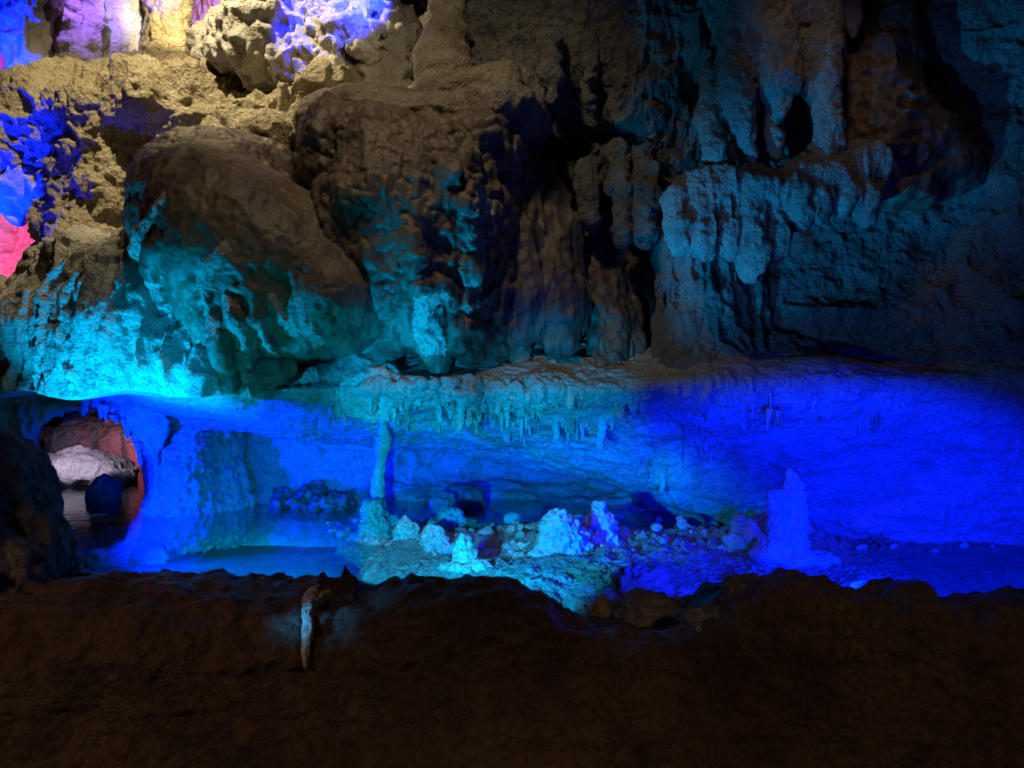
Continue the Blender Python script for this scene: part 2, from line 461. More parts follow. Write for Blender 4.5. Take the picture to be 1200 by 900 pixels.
# --- right hand wall
V, Q = loft([[(px, py, d) for py, d in col] for px, col in [
    (700, [(-120, 8.6), (60, 8.4), (200, 8.3), (320, 8.4), (420, 8.2), (460, 8.1)]),
    (800, [(-120, 8.2), (60, 8.0), (200, 8.0), (320, 8.0), (420, 7.7), (460, 7.6)]),
    (920, [(-120, 7.9), (60, 7.8), (200, 7.8), (320, 7.75), (420, 7.4), (460, 7.5)]),
    (1040, [(-120, 7.6), (60, 7.7), (200, 7.7), (320, 7.5), (420, 7.25), (460, 7.4)]),
    (1160, [(-120, 7.2), (60, 7.3), (200, 7.3), (320, 7.2), (420, 7.0), (460, 7.2)]),
    (1300, [(-120, 6.6), (60, 6.8), (200, 6.8), (320, 6.8), (420, 6.7), (460, 6.9)]),
    (1450, [(-120, 5.6), (60, 6.0), (200, 6.0), (320, 6.1), (420, 6.2), (460, 6.5)])]],
    560, 480, [n_fbm(0.16, 1.0, 4), n_ridge(0.05, 2.4, 4), n_pop(0.025, 0.11, mask=(1.2, 0.9)), n_fbm(0.015, 14, 3)])
tag(make_obj('cave_wall', V, Q, M['grey'], base=False), 'rough dark blue grey wall at the right of the chamber', kind='structure')

# --- upper middle wall, craggy
V, Q = loft([[(px, py, d) for py, d in col] for px, col in [
    (500, [(-140, 8.4), (0, 8.6), (100, 8.7), (180, 8.8), (280, 8.8), (360, 8.6), (460, 8.4)]),
    (580, [(-140, 7.9), (0, 8.0), (100, 7.9), (180, 8.2), (280, 8.6), (360, 8.5), (460, 8.3)]),
    (650, [(-140, 7.5), (0, 7.7), (90, 7.7), (180, 8.1), (280, 8.6), (360, 8.6), (460, 8.3)]),
    (720, [(-140, 7.2), (0, 7.4), (100, 7.5), (170, 7.8), (280, 8.4), (360, 8.7), (460, 8.4)]),
    (790, [(-140, 7.1), (0, 7.3), (100, 7.4), (200, 7.5), (260, 7.8), (360, 8.4), (460, 8.3)]),
    (870, [(-140, 7.2), (0, 7.4), (100, 7.5), (200, 7.6), (260, 7.8), (360, 8.3), (460, 8.3)]),
    (940, [(-140, 7.9), (0, 8.1), (100, 8.1), (200, 8.2), (260, 8.3), (360, 8.6), (460, 8.6)])]],
    620, 620, [n_fbm(0.17, 1.6, 4), n_ridge(0.07, 3.2, 4, (1, 1, 0.7)), n_pop(0.05, 0.16, mask=(1.5, 1.0)), n_fbm(0.02, 12, 3)])
tag(make_obj('cave_wall', V, Q, M['grey'], base=False), 'craggy brown grey wall high in the middle', kind='structure')

# --- far wall of the upper chamber
V, Q = loft([[(px, py, d) for py, d in col] for px, col in [
    (-300, [(-260, 13.0), (-80, 13.5), (60, 13.8), (200, 13.8), (330, 13.5), (450, 13.2)]),
    (-100, [(-260, 14.0), (-80, 14.8), (60, 15.2), (200, 15.0), (330, 14.6), (450, 14.2)]),
    (40, [(-260, 14.5), (-80, 15.4), (60, 15.8), (200, 15.6), (330, 15.2), (450, 15.0)]),
    (180, [(-260, 14.5), (-80, 15.8), (60, 16.2), (200, 16), (330, 15.6), (450, 15.2)]),
    (300, [(-260, 14), (-80, 15.4), (60, 15.8), (200, 15.6), (330, 15.2), (450, 15.0)]),
    (520, [(-260, 11), (-80, 12.5), (60, 13), (200, 13), (330, 13), (450, 13)])]],
    460, 420, [n_fbm(0.35, 0.6, 4), n_ridge(0.10, 1.4, 4, (1.6, 1.6, 0.35)), n_fbm(0.03, 7, 3)])
tag(make_obj('cave_wall', V, Q, M['pale'], base=False), 'far wall of the upper chamber lit purple and pink', kind='structure')

# --- the tunnel behind the arch
def tunnel_mesh():
    nu, nv = 200, 240
    ys = np.linspace(9.9, 19.5, nv); th = np.linspace(-0.25, math.pi + 0.25, nu)
    T, Yy = np.meshgrid(th, ys, indexing='ij')
    cx = -5.4 - (Yy - 9.9) * 0.50; rx = 1.05 + 0.9 * smooth(10, 13, Yy); rz = 1.32 + 0.35 * smooth(10, 14, Yy)
    p = np.stack([cx + rx * np.cos(T), Yy, 0.0 + rz * np.sin(T)], -1).reshape(-1, 3).astype(f32)
    nrm = np.stack([-np.cos(T), np.zeros_like(T), -np.sin(T)], -1).reshape(-1, 3)
    v = 0.22 * fbm(p * 0.9, 4) + 0.04 * ridged(p * 2.5, 3) - 0.1
    V = p + nrm * v[:, None]
    i = np.arange(nu * nv).reshape(nu, nv)
    Q = np.stack([i[:-1, :-1], i[1:, :-1], i[1:, 1:], i[:-1, 1:]], -1).reshape(-1, 4)
    # closing wall at the end
    c = len(V); V = np.concatenate([V, [[cx[0, -1], 19.8, 0.5]]]).astype(f32)
    e = i[:, -1]
    Q2 = np.stack([e[:-1], e[1:], np.full(nu - 1, c), np.full(nu - 1, c)], 1)
    me_q = np.concatenate([Q, ]).astype(np.int32)
    return V, me_q, e, c
V, Q, e, c = tunnel_mesh()
tag(make_obj('tunnel_wall', V[:-1], np.ascontiguousarray(Q), M['grey'], base=False), 'dark rock walls of the low tunnel', kind='structure')
V, Q = loft([[(px, py, 19.4) for py in (400, 470, 540, 600)] for px in (-60, 40, 140, 240)], 60, 60, [n_fbm(0.25, 0.7, 4)])
tag(make_obj('tunnel_wall', V, Q, M['grey'], base=False), 'dark end of the low tunnel', kind='structure')

def densify(ch, n):
    out = []
    for a, b in zip(ch[:-1], ch[1:]):
        for t in range(n):
            out.append(tuple(a[q] + (b[q] - a[q]) * t / n for q in range(3)))
    return out + [tuple(ch[-1])]
def stick(px, py, bv, dflt, out=0.02):
    d = Vector(((px - CX) / FPX, 1.0, (CY - py) / FPX))
    hit = bv.ray_cast(Vector((0, 0, CAMZ)), d.normalized())
    if hit[0] is None: return dflt
    return hit[0].y - out
def with_runs(name, sd, h, noises, runs, mat, k_=0.045, out=0.5, names=('rock_body', 'calcite_run'), jag=0.022, edge=0.03, flat=False):
    """rock body whose calcite runs swell out of the surface; each run becomes a part of its own"""
    V, Q = sd.mesh(h * 1.3, noises)
    bv = BVHTree.FromPolygons([tuple(v) for v in V.tolist()], Q.tolist())
    segs = []
    for q, rn in enumerate(runs):
        pts = []; last = None
        for px, py, r in densify(rn, 3):
            dd = stick(px, py, bv, None, 0.0)
            if dd is None: dd = last if last is not None else 6.9
            if last is not None and abs(dd - last) > 0.35: dd = last + 0.1 * np.sign(dd - last)
            last = dd; pts.append((px, py, dd + (0.5 - out) * r * dd / FPX, r))
        if not flat: sd.chain(pts, k_)
        for a, b in zip(pts[:-1], pts[1:]):
            segs.append((q, P(*a[:3]), P(*b[:3]), a[3] * a[2] / FPX, b[3] * b[2] / FPX))
    V, Q = sd.mesh(h, noises)
    cen = V[Q].mean(1)
    wob = jag * fbm(cen * np.array([14, 14, 5], f32), 3) + 0.012 * fbm(cen * 40, 2)
    best = np.full(len(cen), 9, f32); who = np.full(len(cen), -1)
    for q, A, B, ra, rb in segs:
        v = B - A; t = np.clip(((cen - A) @ v) / float(v @ v), 0, 1)
        if flat:                                                        # a thin film running down a wall: measure across and down only
            v = v * np.array([1, 0, 1], f32); t = np.clip(((cen - A) @ v) / float(v @ v + 1e-9), 0, 1)
            dd = np.linalg.norm((cen - A - t[:, None] * v) * np.array([1, 0, 1], f32), axis=1) - (ra + (rb - ra) * t) + 9 * (cen[:, 1] > 3.02)
        else:
            dd = np.linalg.norm(cen - A - t[:, None] * v, axis=1) - (ra + (rb - ra) * t)
        m = dd < best; best[m] = dd[m]; who[m] = q
    who[best + wob > edge] = -1
    for q in range(len(runs)):                       # keep each run in one piece; stray flecks go back to the body
        fi = np.nonzero(who == q)[0]
        if len(fi) == 0: continue
        lab = np.arange(len(V)); F = Q[fi]
        while True:
            m = lab[F].min(1); new = lab.copy(); np.minimum.at(new, F.ravel(), np.repeat(m, 4)); new = new[new]
            if (new == lab).all(): break
            lab = new
        fl = lab[F[:, 0]]; u, cnt = np.unique(fl, return_counts=True)
        who[fi[fl != u[cnt.argmax()]]] = -1
    global LAST
    LAST = (V, Q)
    root = empty_thing(name, V)
    for q in range(-1, len(runs)):
        F = Q[who == q]
        if len(F) < 30: continue
        u, inv = np.unique(F, return_inverse=True)
        make_obj(names[0] if q < 0 else names[1], V[u], inv.reshape(F.shape).astype(np.int32), mat if q < 0 else M['pale'], root)
    return root
def empty_thing(name, V):
    o = bpy.data.objects.new(name, None); COL.objects.link(o)
    o.location = (float(V[:, 0].mean()), float(V[:, 1].mean()), float(V[:, 2].min())); o.empty_display_size = 0.1
    return o
# ------------------------------------------------------------------ FOREGROUND
LX = np.array([-200, 0, 60, 85, 150, 200, 250, 300, 322, 350, 390, 420, 445, 480, 530, 590, 605, 640, 662, 690, 720, 760, 800, 830, 850, 880, 900, 935, 960, 1000, 1032, 1080, 1108, 1130, 1160, 1200, 1400])
LY = np.array([672, 680, 686, 688, 684, 688, 694, 699, 702, 694, 693, 694, 693, 690, 688, 684, 690, 701, 722, 728, 733, 737, 735, 722, 702, 682, 686, 675, 681, 701, 711, 698, 710, 719, 713, 710, 700])
def ledge_fn(D, X, Y, Z):
    d0 = 3.0
    xs = X[:, :, 0]; Xp = xs / d0 * FPX + CX
    top = np.interp(Xp, LX, LY); H = (CAMZ + (CY - top) / FPX * d0)[:, :, None]
    ycrest = 3.0
    yf = 2.72 + 0.25 * np.sin(X * 1.3 + 0.6) * 0.3 - 0.55 * np.clip((0.55 - Z), 0, 1.2) * 0.5
    top_d = (Z - (H - 0.35 * np.clip(Y - ycrest, 0, 2) ** 1.2 - 0.6 * np.clip(ycrest - 0.12 - Y, 0, 1) ** 1.5)) * 0.9
    a = top_d; b = (yf - Y)
    k = 0.10
    h = np.clip(0.5 - 0.5 * (b - a) / k, 0, 1)
    s1 = b * (1 - h) + a * h + k * h * (1 - h)
    return np.maximum(s1, Y - 3.75)
sd = SDF().fn(ledge_fn, (-3.3, 2.1, -0.4), (3.3, 3.8, 1.1))
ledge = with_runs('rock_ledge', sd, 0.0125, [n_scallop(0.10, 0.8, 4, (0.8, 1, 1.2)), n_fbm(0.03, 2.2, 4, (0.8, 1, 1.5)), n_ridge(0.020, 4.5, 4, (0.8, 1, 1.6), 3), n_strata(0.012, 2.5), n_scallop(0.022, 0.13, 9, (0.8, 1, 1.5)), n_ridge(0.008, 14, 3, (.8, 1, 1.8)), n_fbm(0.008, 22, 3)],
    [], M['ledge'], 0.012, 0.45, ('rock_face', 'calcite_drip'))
led_bv = BVHTree.FromPolygons([tuple(v) for v in LAST[0].tolist()], LAST[1].tolist())
sd = SDF()
for ch in [[(373, 690, 3), (367, 696, 5), (363, 706, 6.5), (361, 722, 5.5), (360, 742, 4.2), (358, 762, 3), (357, 782, 1.4)],
           [(386, 695, 2.5), (377, 701, 3.5), (366, 712, 4.5)]]:
    ch = densify(ch, 6)
    dd = np.array([stick(px, py, led_bv, 2.75, 0.0) for px, py, r in ch])
    dd = np.convolve(np.pad(dd, 2, mode='edge'), np.ones(5) / 5, 'valid')
    sd.chain([(px, py, float(d) - 0.002, r * 1.15) for (px, py, r), d in zip(ch, dd)], 0.012)
V, Q = sd.mesh(0.0042, [n_fbm(0.004, 22, 3), n_ridge(0.0035, 30, 2, (1, 1, 0.3))], pad=0.04)
make_obj('calcite_drip', V, Q, M['pale'], ledge)
tag(ledge, 'dark brown rock ledge with jagged top across the whole foreground', 'rock ledge')
# small knobs on the ledge crest
def rockpiece(name, label, cat, sd, h, noises, mat, group=None, **kw):
    V, Q = sd.mesh(h, noises, **kw)
    o = make_obj(name, V, Q, mat)
    return tag(o, label, cat, group)
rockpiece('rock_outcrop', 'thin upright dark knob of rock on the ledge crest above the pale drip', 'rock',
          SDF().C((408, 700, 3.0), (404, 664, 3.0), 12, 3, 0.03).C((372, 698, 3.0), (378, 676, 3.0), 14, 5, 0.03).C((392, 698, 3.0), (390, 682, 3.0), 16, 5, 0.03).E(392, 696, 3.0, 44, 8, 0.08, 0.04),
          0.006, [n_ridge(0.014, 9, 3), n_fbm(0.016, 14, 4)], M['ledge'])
rockpiece('rock_outcrop', 'small round black knob on the ledge crest beside the pool', 'rock',
          SDF().E(463, 684, 3.05, 8, 9, 0.03, 0.02).E(470, 692, 3.05, 30, 6, 0.06, 0.03), 0.008, [n_fbm(0.012, 12, 4)], M['ledge'])
rockpiece('boulder', 'blocky undercut grey boulder at the dip of the foreground ledge', 'boulder',
          SDF().E(770, 730, 3.5, 56, 26, 0.2, 0.06).E(738, 722, 3.5, 26, 20, 0.15, 0.06).E(802, 724, 3.45, 30, 20, 0.15, 0.06).E(765, 752, 3.25, 42, 16, 0.13, 0.05, sub=True),
          0.010, [n_fbm(0.035, 5, 4), n_ridge(0.02, 8, 3), n_fbm(0.008, 26, 2)], M['grey'])
rockpiece('stone', 'small ochre stone wedged left of the undercut boulder', 'stone',
          SDF().E(704, 716, 3.45, 11, 18, 0.05, 0.03).E(697, 726, 3.45, 12, 10, 0.05, 0.03), 0.008, [n_fbm(0.02, 10, 4)], M['yellow'])
rockpiece('rock_pile', 'crumpled grey rocks catching blue light at the broken end of the ledge', 'rock',
          SDF().E(815, 728, 3.1, 24, 20, 0.1, 0.05).E(845, 728, 3.0, 26, 24, 0.12, 0.05).E(868, 704, 3.05, 24, 26, 0.14, 0.05).E(835, 742, 2.95, 30, 18, 0.1, 0.05),
          0.009, [n_fbm(0.03, 7, 4), n_ridge(0.018, 10, 3)], M['grey'])
rockpiece('boulder', 'tall dark boulder with grooved side at the left edge of the foreground', 'boulder',
          SDF().E(-30, 645, 3.1, 66, 112, 0.5, 0.08).E(-60, 575, 3.1, 66, 85, 0.5, 0.08).E(0, 572, 3.15, 28, 50, 0.25, 0.06).E(26, 668, 3.1, 30, 70, 0.3, 0.05).E(-80,700,2.9,115,120,.5,.15),
          0.012, [n_fbm(0.04, 3, 4), n_ridge(0.02, 6, 3, (1, 1, 0.45)), n_fbm(0.008, 24, 3)], M['grey'])

# ------------------------------------------------------------------ CENTRAL FORMATIONS
# left flowstone apron
apron_sd = SDF()
apron_sd.E(110, 395, 8.0, 95, 100, 0.8, 0.25).E(190, 390, 7.6, 115, 110, 0.8, 0.3).E(258, 428, 7.1, 85, 52, 0.5, 0.25)
apron_sd.E(60, 430, 8.4, 70, 70, 0.8, 0.25).E(130, 330, 8.3, 70, 50, 0.9, 0.25).E(200, 460, 7.9, 180, 26, 0.8, 0.2)
V, Q = apron_sd.mesh(0.022, [n_fbm(0.08, 1.5, 4), n_ridge(0.055, 3.2, 4, (1.4, 1.4, 0.35)), n_pop(0.03, 0.09, mask=(1.3, 0.7)), n_fbm(0.012, 16, 3)],
                     cut=lambda X, Y, Z: (1.50 + 0.05 * np.sin(X * 5) * np.sin(Y * 3.1 + X * 2)) - Z)
apron = make_obj('flowstone_apron', V, Q, M['pale'])
tag(apron, 'broad pitted flowstone apron glowing cyan above the tunnel arch', 'flowstone')

# big dome boulder with calcite runs
sd = SDF()
sd.E(318, 305, 7.15, 158, 98, 1.0, 0.3, rot=-33).E(245, 232, 7.6, 78, 60, 0.9, 0.3).E(398, 350, 6.9, 66, 62, 0.7, 0.25).E(275, 205, 8.0, 95, 40, 0.9, 0.3)
sd.E(295, 375, 7.1, 75, 62, 0.65, 0.25).E(222, 300, 7.5, 60, 95, 0.7, 0.3).E(180, 335, 7.7, 50, 70, 0.6, 0.3)
for q in [(372, 405, 6.75, 30), (405, 408, 6.7, 26), (438, 385, 6.75, 24)]:
    sd.C((q[0], q[1] - 60, q[2] + .1), (q[0] - 4, q[1], q[2]), q[3], q[3] * 0.55, 0.12)
sd.E(318, 455, 6.75, 26, 40, 0.45, 0.06, sub=True).E(385, 432, 6.6, 40, 20, 0.5, 0.06, sub=True)
boulder_noise = [n_fbm(0.06, 1.2, 3), n_fbm(0.028, 3.2, 4, (1, 1, 0.8)), n_ridge(0.012, 7, 4, (1, 1, 0.7)), n_scallop(0.014, 0.05, 3), n_fbm(0.006, 28, 2)]
runs = [[(262, 292, 3), (240, 315, 6), (243, 345, 6), (250, 372, 8), (258, 400, 10), (266, 425, 11), (272, 446, 8)],
        [(266, 300, 2), (284, 322, 4), (294, 340, 5), (300, 365, 7), (310, 390, 9), (322, 412, 9), (335, 432, 8), (345, 446, 5)],
        [(266, 345, 4), (275, 372, 7), (288, 395, 8), (290, 425, 7), (286, 440, 6)],
        [(350, 354, 2), (356, 370, 4), (360, 392, 4), (372, 402, 3)],
        [(318, 350, 3), (330, 368, 5), (342, 388, 5)],
        [(178, 290, 5), (182, 330, 10), (200, 370, 12), (222, 410, 12), (244, 432, 7)],
        [(190, 235, 4), (176, 262, 8), (160, 290, 9), (152, 320, 9)]]
dome = with_runs('flowstone_dome', sd, 0.019, boulder_noise, runs, M['brown'])
tag(dome, 'huge smooth brown flowstone dome streaked with pale calcite runs', 'flowstone')

# middle block with beaded face
sd = SDF()
sd.E(490, 180, 7.35, 125, 42, 0.8, 0.2).E(505, 255, 6.95, 82, 95, 0.6, 0.2).E(455, 260, 6.95, 70, 95, 0.55, 0.2).E(470, 235, 7.1, 95, 85, 0.8, 0.2).E(440, 290, 7.0, 60, 90, 0.6, 0.2).E(545, 260, 7.2, 60, 110, 0.6, 0.2).E(395, 185, 7.3, 48, 60, 0.7, 0.15)
sd.E(495, 320, 7.0, 50, 90, 0.5, 0.15).E(560, 350, 7.25, 45, 80, 0.5, 0.15)
sd.C((470, 330, 6.9), (462, 395, 6.95), 24, 12, 0.1).C((560, 380, 7.1), (574, 432, 7.15), 26, 9, 0.1).C((590, 380, 7.2), (600, 420, 7.25), 18, 6, 0.1)
runs = [[(508, 186, 5), (526, 196, 8), (540, 215, 10), (550, 242, 12), (556, 272, 12), (556, 310, 12), (548, 345, 12), (538, 372, 12), (534, 395, 11), (546, 414, 7), (560, 419, 4)],
        [(468, 245, 4), (480, 280, 7), (490, 315, 10), (500, 350, 12), (505, 390, 14), (510, 420, 12), (517, 442, 5)],
        [(532, 200, 4), (556, 216, 5), (572, 246, 5), (576, 268, 4)],
        [(512, 334, 6), (524, 345, 7), (534, 352, 7)]]
block = with_runs('beaded_block', sd, 0.017, [n_fbm(0.09, 1.5, 3), n_pop(0.075, 0.19, 0.5, mask=(0.9, 0.8)), n_ridge(0.025, 4.5, 3, (1, 1, 0.5)), n_pop(0.022, 0.06), n_fbm(0.006, 24, 2)], runs, M['brown'], 0.05, 0.5)
tag(block, 'brown beaded block of flowstone hanging below the shelf beside the dome', 'flowstone')

# lower flared curtains sitting on the lip
rockpiece('flowstone_cone', 'pale striped cone of flowstone under the dome above the pool', 'flowstone',
          SDF().C((440, 405, 7.15), (436, 452, 7.0), 16, 42, 0.12).E(400, 448, 7.05, 60, 20, 0.25, 0.12),
          0.016, [n_ridge(0.03, 6, 3, (1.4, 1.4, 0.25)), n_fbm(0.03, 4, 4), n_fbm(0.006, 24, 2)], M['pale'])

# shelf
sd = SDF().E(500, 162, 7.8, 130, 34, 1.0, 0.25).E(590, 150, 7.7, 58, 28, 0.9, 0.2).E(420, 165, 7.9, 70, 36, 1.0, 0.25).E(560, 118, 8.1, 80, 24, 0.7, 0.2).E(380, 160, 7.6, 30, 34, 0.5, 0.1)
rockpiece('rock_shelf', 'flat topped brown rock shelf carrying the tall stalagmite', 'rock shelf', sd, 0.022,
          [n_fbm(0.08, 1.5, 4), n_strata(0.015, 4.5), n_ridge(0.02, 6, 3), n_fbm(0.008, 22, 2)], M['beige'])
V, Q = SDF().chain([(520, 135, 7.8, 44), (522, 100, 7.8, 36), (522, 80, 7.8, 34), (524, 50, 7.8, 27), (524, 30, 7.8, 20)], 0.06).mesh(0.018, [n_strata(0.03, 5, 2), n_fbm(0.05, 3, 4), n_fbm(0.008, 20, 2)])
sg = empty_thing('stalagmite', V)
make_obj('drip_cone', V, Q, M['beige'], sg)
for ch in ([(516, 45, 7.85, 11), (515, 10, 7.85, 9), (514, -60, 7.85, 9)], [(536, 45, 7.85, 9), (536, 10, 7.85, 7), (537, -60, 7.85, 7)]):
    V, Q = SDF().chain(ch, 0.05).mesh(0.016, [n_strata(0.02, 7, 2), n_fbm(0.03, 4, 4)])
    make_obj('stem', V, Q, M['beige'], sg)
tag(sg, 'thick stepped brown stalagmite with two thin stems standing on the shelf', 'stalagmite')

# dark folded curtains behind
def curtain(label, folds, mat, ns):
    sd = SDF()
    for f in folds: sd.chain(f, 0.07)
    rockpiece('flowstone_curtain', label, 'flowstone', sd, 0.02, ns, mat)
curtain('dark folded curtain with deep blue edge right of the beaded block',
        [[(600, 190, 7.6, 26), (600, 280, 7.4, 30), (604, 350, 7.3, 30), (596, 400, 7.25, 22)],
         [(628, 200, 7.8, 24), (640, 300, 7.6, 28), (650, 360, 7.4, 28), (655, 405, 7.3, 18)],
         [(660, 270, 7.7, 14), (668, 350, 7.5, 16), (660, 410, 7.4, 10)]],
        M['brown'], [n_fbm(0.07, 1.8, 4), n_ridge(0.045, 5, 3, (1.2, 1.2, 0.2)), n_fbm(0.008, 20, 2)])
curtain('black narrow pillar curtain in the recess left of the drapery',
        [[(700, 230, 8.2, 14), (697, 340, 7.8, 16), (700, 440, 7.4, 12)], [(715, 300, 8.0, 12), (720, 380, 7.7, 16), (718, 448, 7.3, 18)],
         [(740, 320, 8.1, 8), (742, 440, 7.5, 12)], [(680, 240, 8.3, 10), (682, 430, 7.9, 8)]],
        M['brown'], [n_fbm(0.05, 2.2, 4), n_ridge(0.03, 6, 3, (1.2, 1.2, 0.25)), n_pop(0.02, 0.07)])

# hanging stubs below the craggy wall
stubs = [(727, 225, 284, 15), (754, 222, 286, 17), (690, 235, 268, 11), (770, 60, 95, 12), (690, 95, 126, 9), (645, 92, 122, 8)]
for px, y0, y1, r in stubs:
    d = 7.55 if y1 > 200 else 7.35
    rockpiece('stalactite', 'blunt brown stalactite stub hanging from the craggy middle wall', 'stalactite',
              SDF().chain([(px, y0 - 40, d + .15, r * 1.2), (px, y0, d, r), (px + 2, y1 - 8, d - .02, r * .8), (px + 2, y1, d - .02, r * .5)], 0.06),
              0.016, [n_fbm(0.06, 3, 4), n_ridge(0.03, 5, 3), n_pop(0.02, 0.08), n_fbm(0.01, 18, 3)], M['grey'], group='blunt stalactite stubs on the craggy wall')

# ------------------------------------------------------------------ RIGHT DRAPERY
sd = SDF()
sd.E(895, 0, 7.05, 78, 52, 0.3, 0.12).chain([(850, -60, 7.2, 42), (872, 20, 7.05, 38), (890, 60, 6.95, 34)], 0.12).chain([(925, -60, 7.2, 44), (930, 20, 7.05, 36)], 0.12)
sd.chain([(960, 20, 7.0, 24), (962, 90, 6.9, 20), (972, 150, 6.85, 17), (968, 200, 6.85, 20)], 0.06)
sd.chain([(866, 50, 6.95, 24), (862, 100, 6.85, 19), (870, 150, 6.78, 14), (880, 178, 6.75, 9), (882, 192, 6.75, 2)], 0.035)
sd.chain([(902, 50, 6.9, 32), (910, 95, 6.8, 24), (914, 122, 6.76, 10), (915, 134, 6.75, 2)], 0.035)
sd.chain([(838, 80, 7.05, 17), (830, 140, 6.95, 14), (842, 180, 6.85, 13), (856, 196, 6.85, 9)], 0.05)
sd.chain([(902, 120, 6.95, 12), (906, 160, 6.88, 10), (909, 184, 6.85, 6), (910, 190, 6.85, 2)], 0.03)
sd.chain([(942, 50, 6.92, 16), (946, 92, 6.85, 11), (952, 110, 6.82, 4)], 0.035)
rockpiece('drapery', 'hanging blue grey drapery with three fang shaped drips high at right', 'drapery', sd, 0.016,
          [n_fbm(0.04, 2.4, 4), n_ridge(0.022, 5, 3, (1, 1, 0.45)), n_pop(0.016, 0.06), n_fbm(0.008, 22, 2)], M['run'])
rockpiece('stalactite', 'single pointed blue stalactite hanging right of the fanged drapery', 'stalactite',
          SDF().chain([(988, -60, 7.3, 20), (992, 0, 7.2, 15), (998, 25, 7.18, 9), (1000, 42, 7.17, 2)], 0.05), 0.012, [n_fbm(0.03, 4, 4), n_fbm(0.006, 20, 2)], M['pale'])
sd = SDF()
sd.E(845, 226, 6.95, 58, 30, 0.3, 0.08).E(900, 224, 6.9, 60, 26, 0.3, 0.08).E(960, 212, 6.9, 46, 28, 0.28, 0.08).E(1005, 205, 6.95, 40, 36, 0.3, 0.08)
for px, py, r, y0 in [(798, 290, 13, 230), (824, 300, 15, 225), (850, 298, 14, 225), (882, 322, 21, 225), (908, 298, 14, 230), (936, 258, 15, 215), (962, 250, 13, 215), (992, 246, 14, 200), (1014, 262, 14, 205)]:
    sd.chain([(px - 5, y0, 6.82, r * 1.1), (px, py - 24, 6.72, r), (px + 1, py - 8, 6.7, r * 0.8), (px + 1, py, 6.7, r * 0.4)], 0.045)
rockpiece('drapery', 'lower scalloped drapery with rounded teeth below the fangs', 'drapery', sd, 0.016,
          [n_fbm(0.04, 2.4, 4), n_ridge(0.025, 5, 3, (1.2, 1.2, 0.4)), n_pop(0.014, 0.05), n_fbm(0.006, 22, 2)], M['run'])
sd = SDF().E(1050, 170, 7.35, 66, 52, 0.4, 0.15).E(1100, 190, 7.35, 42, 30, 0.3, 0.12).E(1020, 110, 7.45, 50, 60, 0.35, 0.15).E(1062, 225, 7.3, 40, 24, 0.25, 0.1).E(1035, 60, 7.5, 34, 60, 0.3, 0.15)
rockpiece('boulder', 'reddish brown rock bulge sticking out right of the draperies', 'boulder', sd, 0.02,
          [n_fbm(0.08, 1.8, 4), n_ridge(0.05, 3.5, 4), n_fbm(0.012, 16, 3)], M['brown'])
sd = SDF()
for px, r, y0, d in [(774, 8, 310, 7.62), (788, 11, 285, 7.52), (806, 12, 285, 7.46), (826, 12, 290, 7.44), (846, 12, 300, 7.46), (864, 11, 320, 7.5), (882, 10, 350, 7.54), (900, 9, 370, 7.58), (920, 9, 385, 7.58), (942, 8, 400, 7.56)]:
    sd.chain([(px - 3, y0 - 30, d + .1, r), (px, y0 + 50, d, r * 1.05), (px + 2, 408, d - .12, r * 1.15), (px + 2, 438, d - .28, r * 1.2)], 0.06)
rockpiece('flowstone_curtain', 'long fluted pale blue curtain reaching down to the roof lip', 'flowstone', sd, 0.018,
          [n_fbm(0.05, 2, 4), n_ridge(0.03, 7, 3, (1.3, 1.3, 0.2)), n_pop(0.018, 0.045), n_fbm(0.008, 24, 2)], M['run'])

# ------------------------------------------------------------------ UPPER LEFT CHAMBER
sd = SDF()
sd.E(230, 175, 10.6, 170, 75, 1.8, 0.4).E(110, 175, 10.9, 85, 62, 1.4, 0.35).E(50, 200, 10.6, 65, 40, 1.0, 0.3).E(170, 240, 10.0, 95, 60, 1.2, 0.35)
sd.E(145, 195, 9.9, 62, 60, 0.9, 0.3).E(165, 150, 9.9, 70, 45, 0.9, 0.3).E(120, 235, 9.7, 60, 50, 0.7, 0.3).E(370, 172, 10.0, 120, 40, 1.5, 0.35).E(210, 110, 11.6, 85, 42, 1.0, 0.3).E(110, 280, 9.8, 60, 45, 0.9, 0.25).E(345, 195, 8.7, 125, 42, 1.2, 0.3).E(80, 130, 11.3, 50, 40, 0.8, 0.25).E(440, 150, 9.3, 60, 30, 0.9, .25)
V, Q = sd.mesh(0.027, [n_fbm(0.20, 1.0, 4), n_pop(0.09, 0.30, 0.5, mask=(0.8, 1.0)), n_ridge(0.07, 2.6, 4), n_pop(0.06, 0.13, 0.5, mask=(1.1, .9)), n_pop(0.035, 0.07), n_fbm(0.02, 14, 3)])
slope = make_obj('rubble_slope', V, Q, M['yellow'])
tag(slope, 'lumpy ochre slope of rubble climbing to the columns at upper left', 'rock slope')
sd = SDF()
sd.chain([(20, 195, 10.2, 20), (22, 222, 10.1, 14), (20, 252, 10.1, 3)], 0.1).chain([(66, 230, 10.0, 20), (64, 300, 9.8, 15), (70, 340, 9.6, 12)], 0.1)
sd.chain([(110, 270, 9.6, 26), (100, 320, 9.4, 26)], 0.1).chain([(40, 215, 10.1, 30), (90, 250, 10.0, 34)], 0.1).chain([(5, 190, 10.3, 16), (0, 215, 10.2, 8)], 0.1)
rockpiece('flowstone_curtain', 'jagged rock fringe glowing deep blue under the ochre slope at far left', 'flowstone', sd, 0.026,
          [n_fbm(0.12, 1.8, 4), n_ridge(0.07, 4, 3, (1, 1, 0.5)), n_pop(0.04, 0.12)], M['pale'])
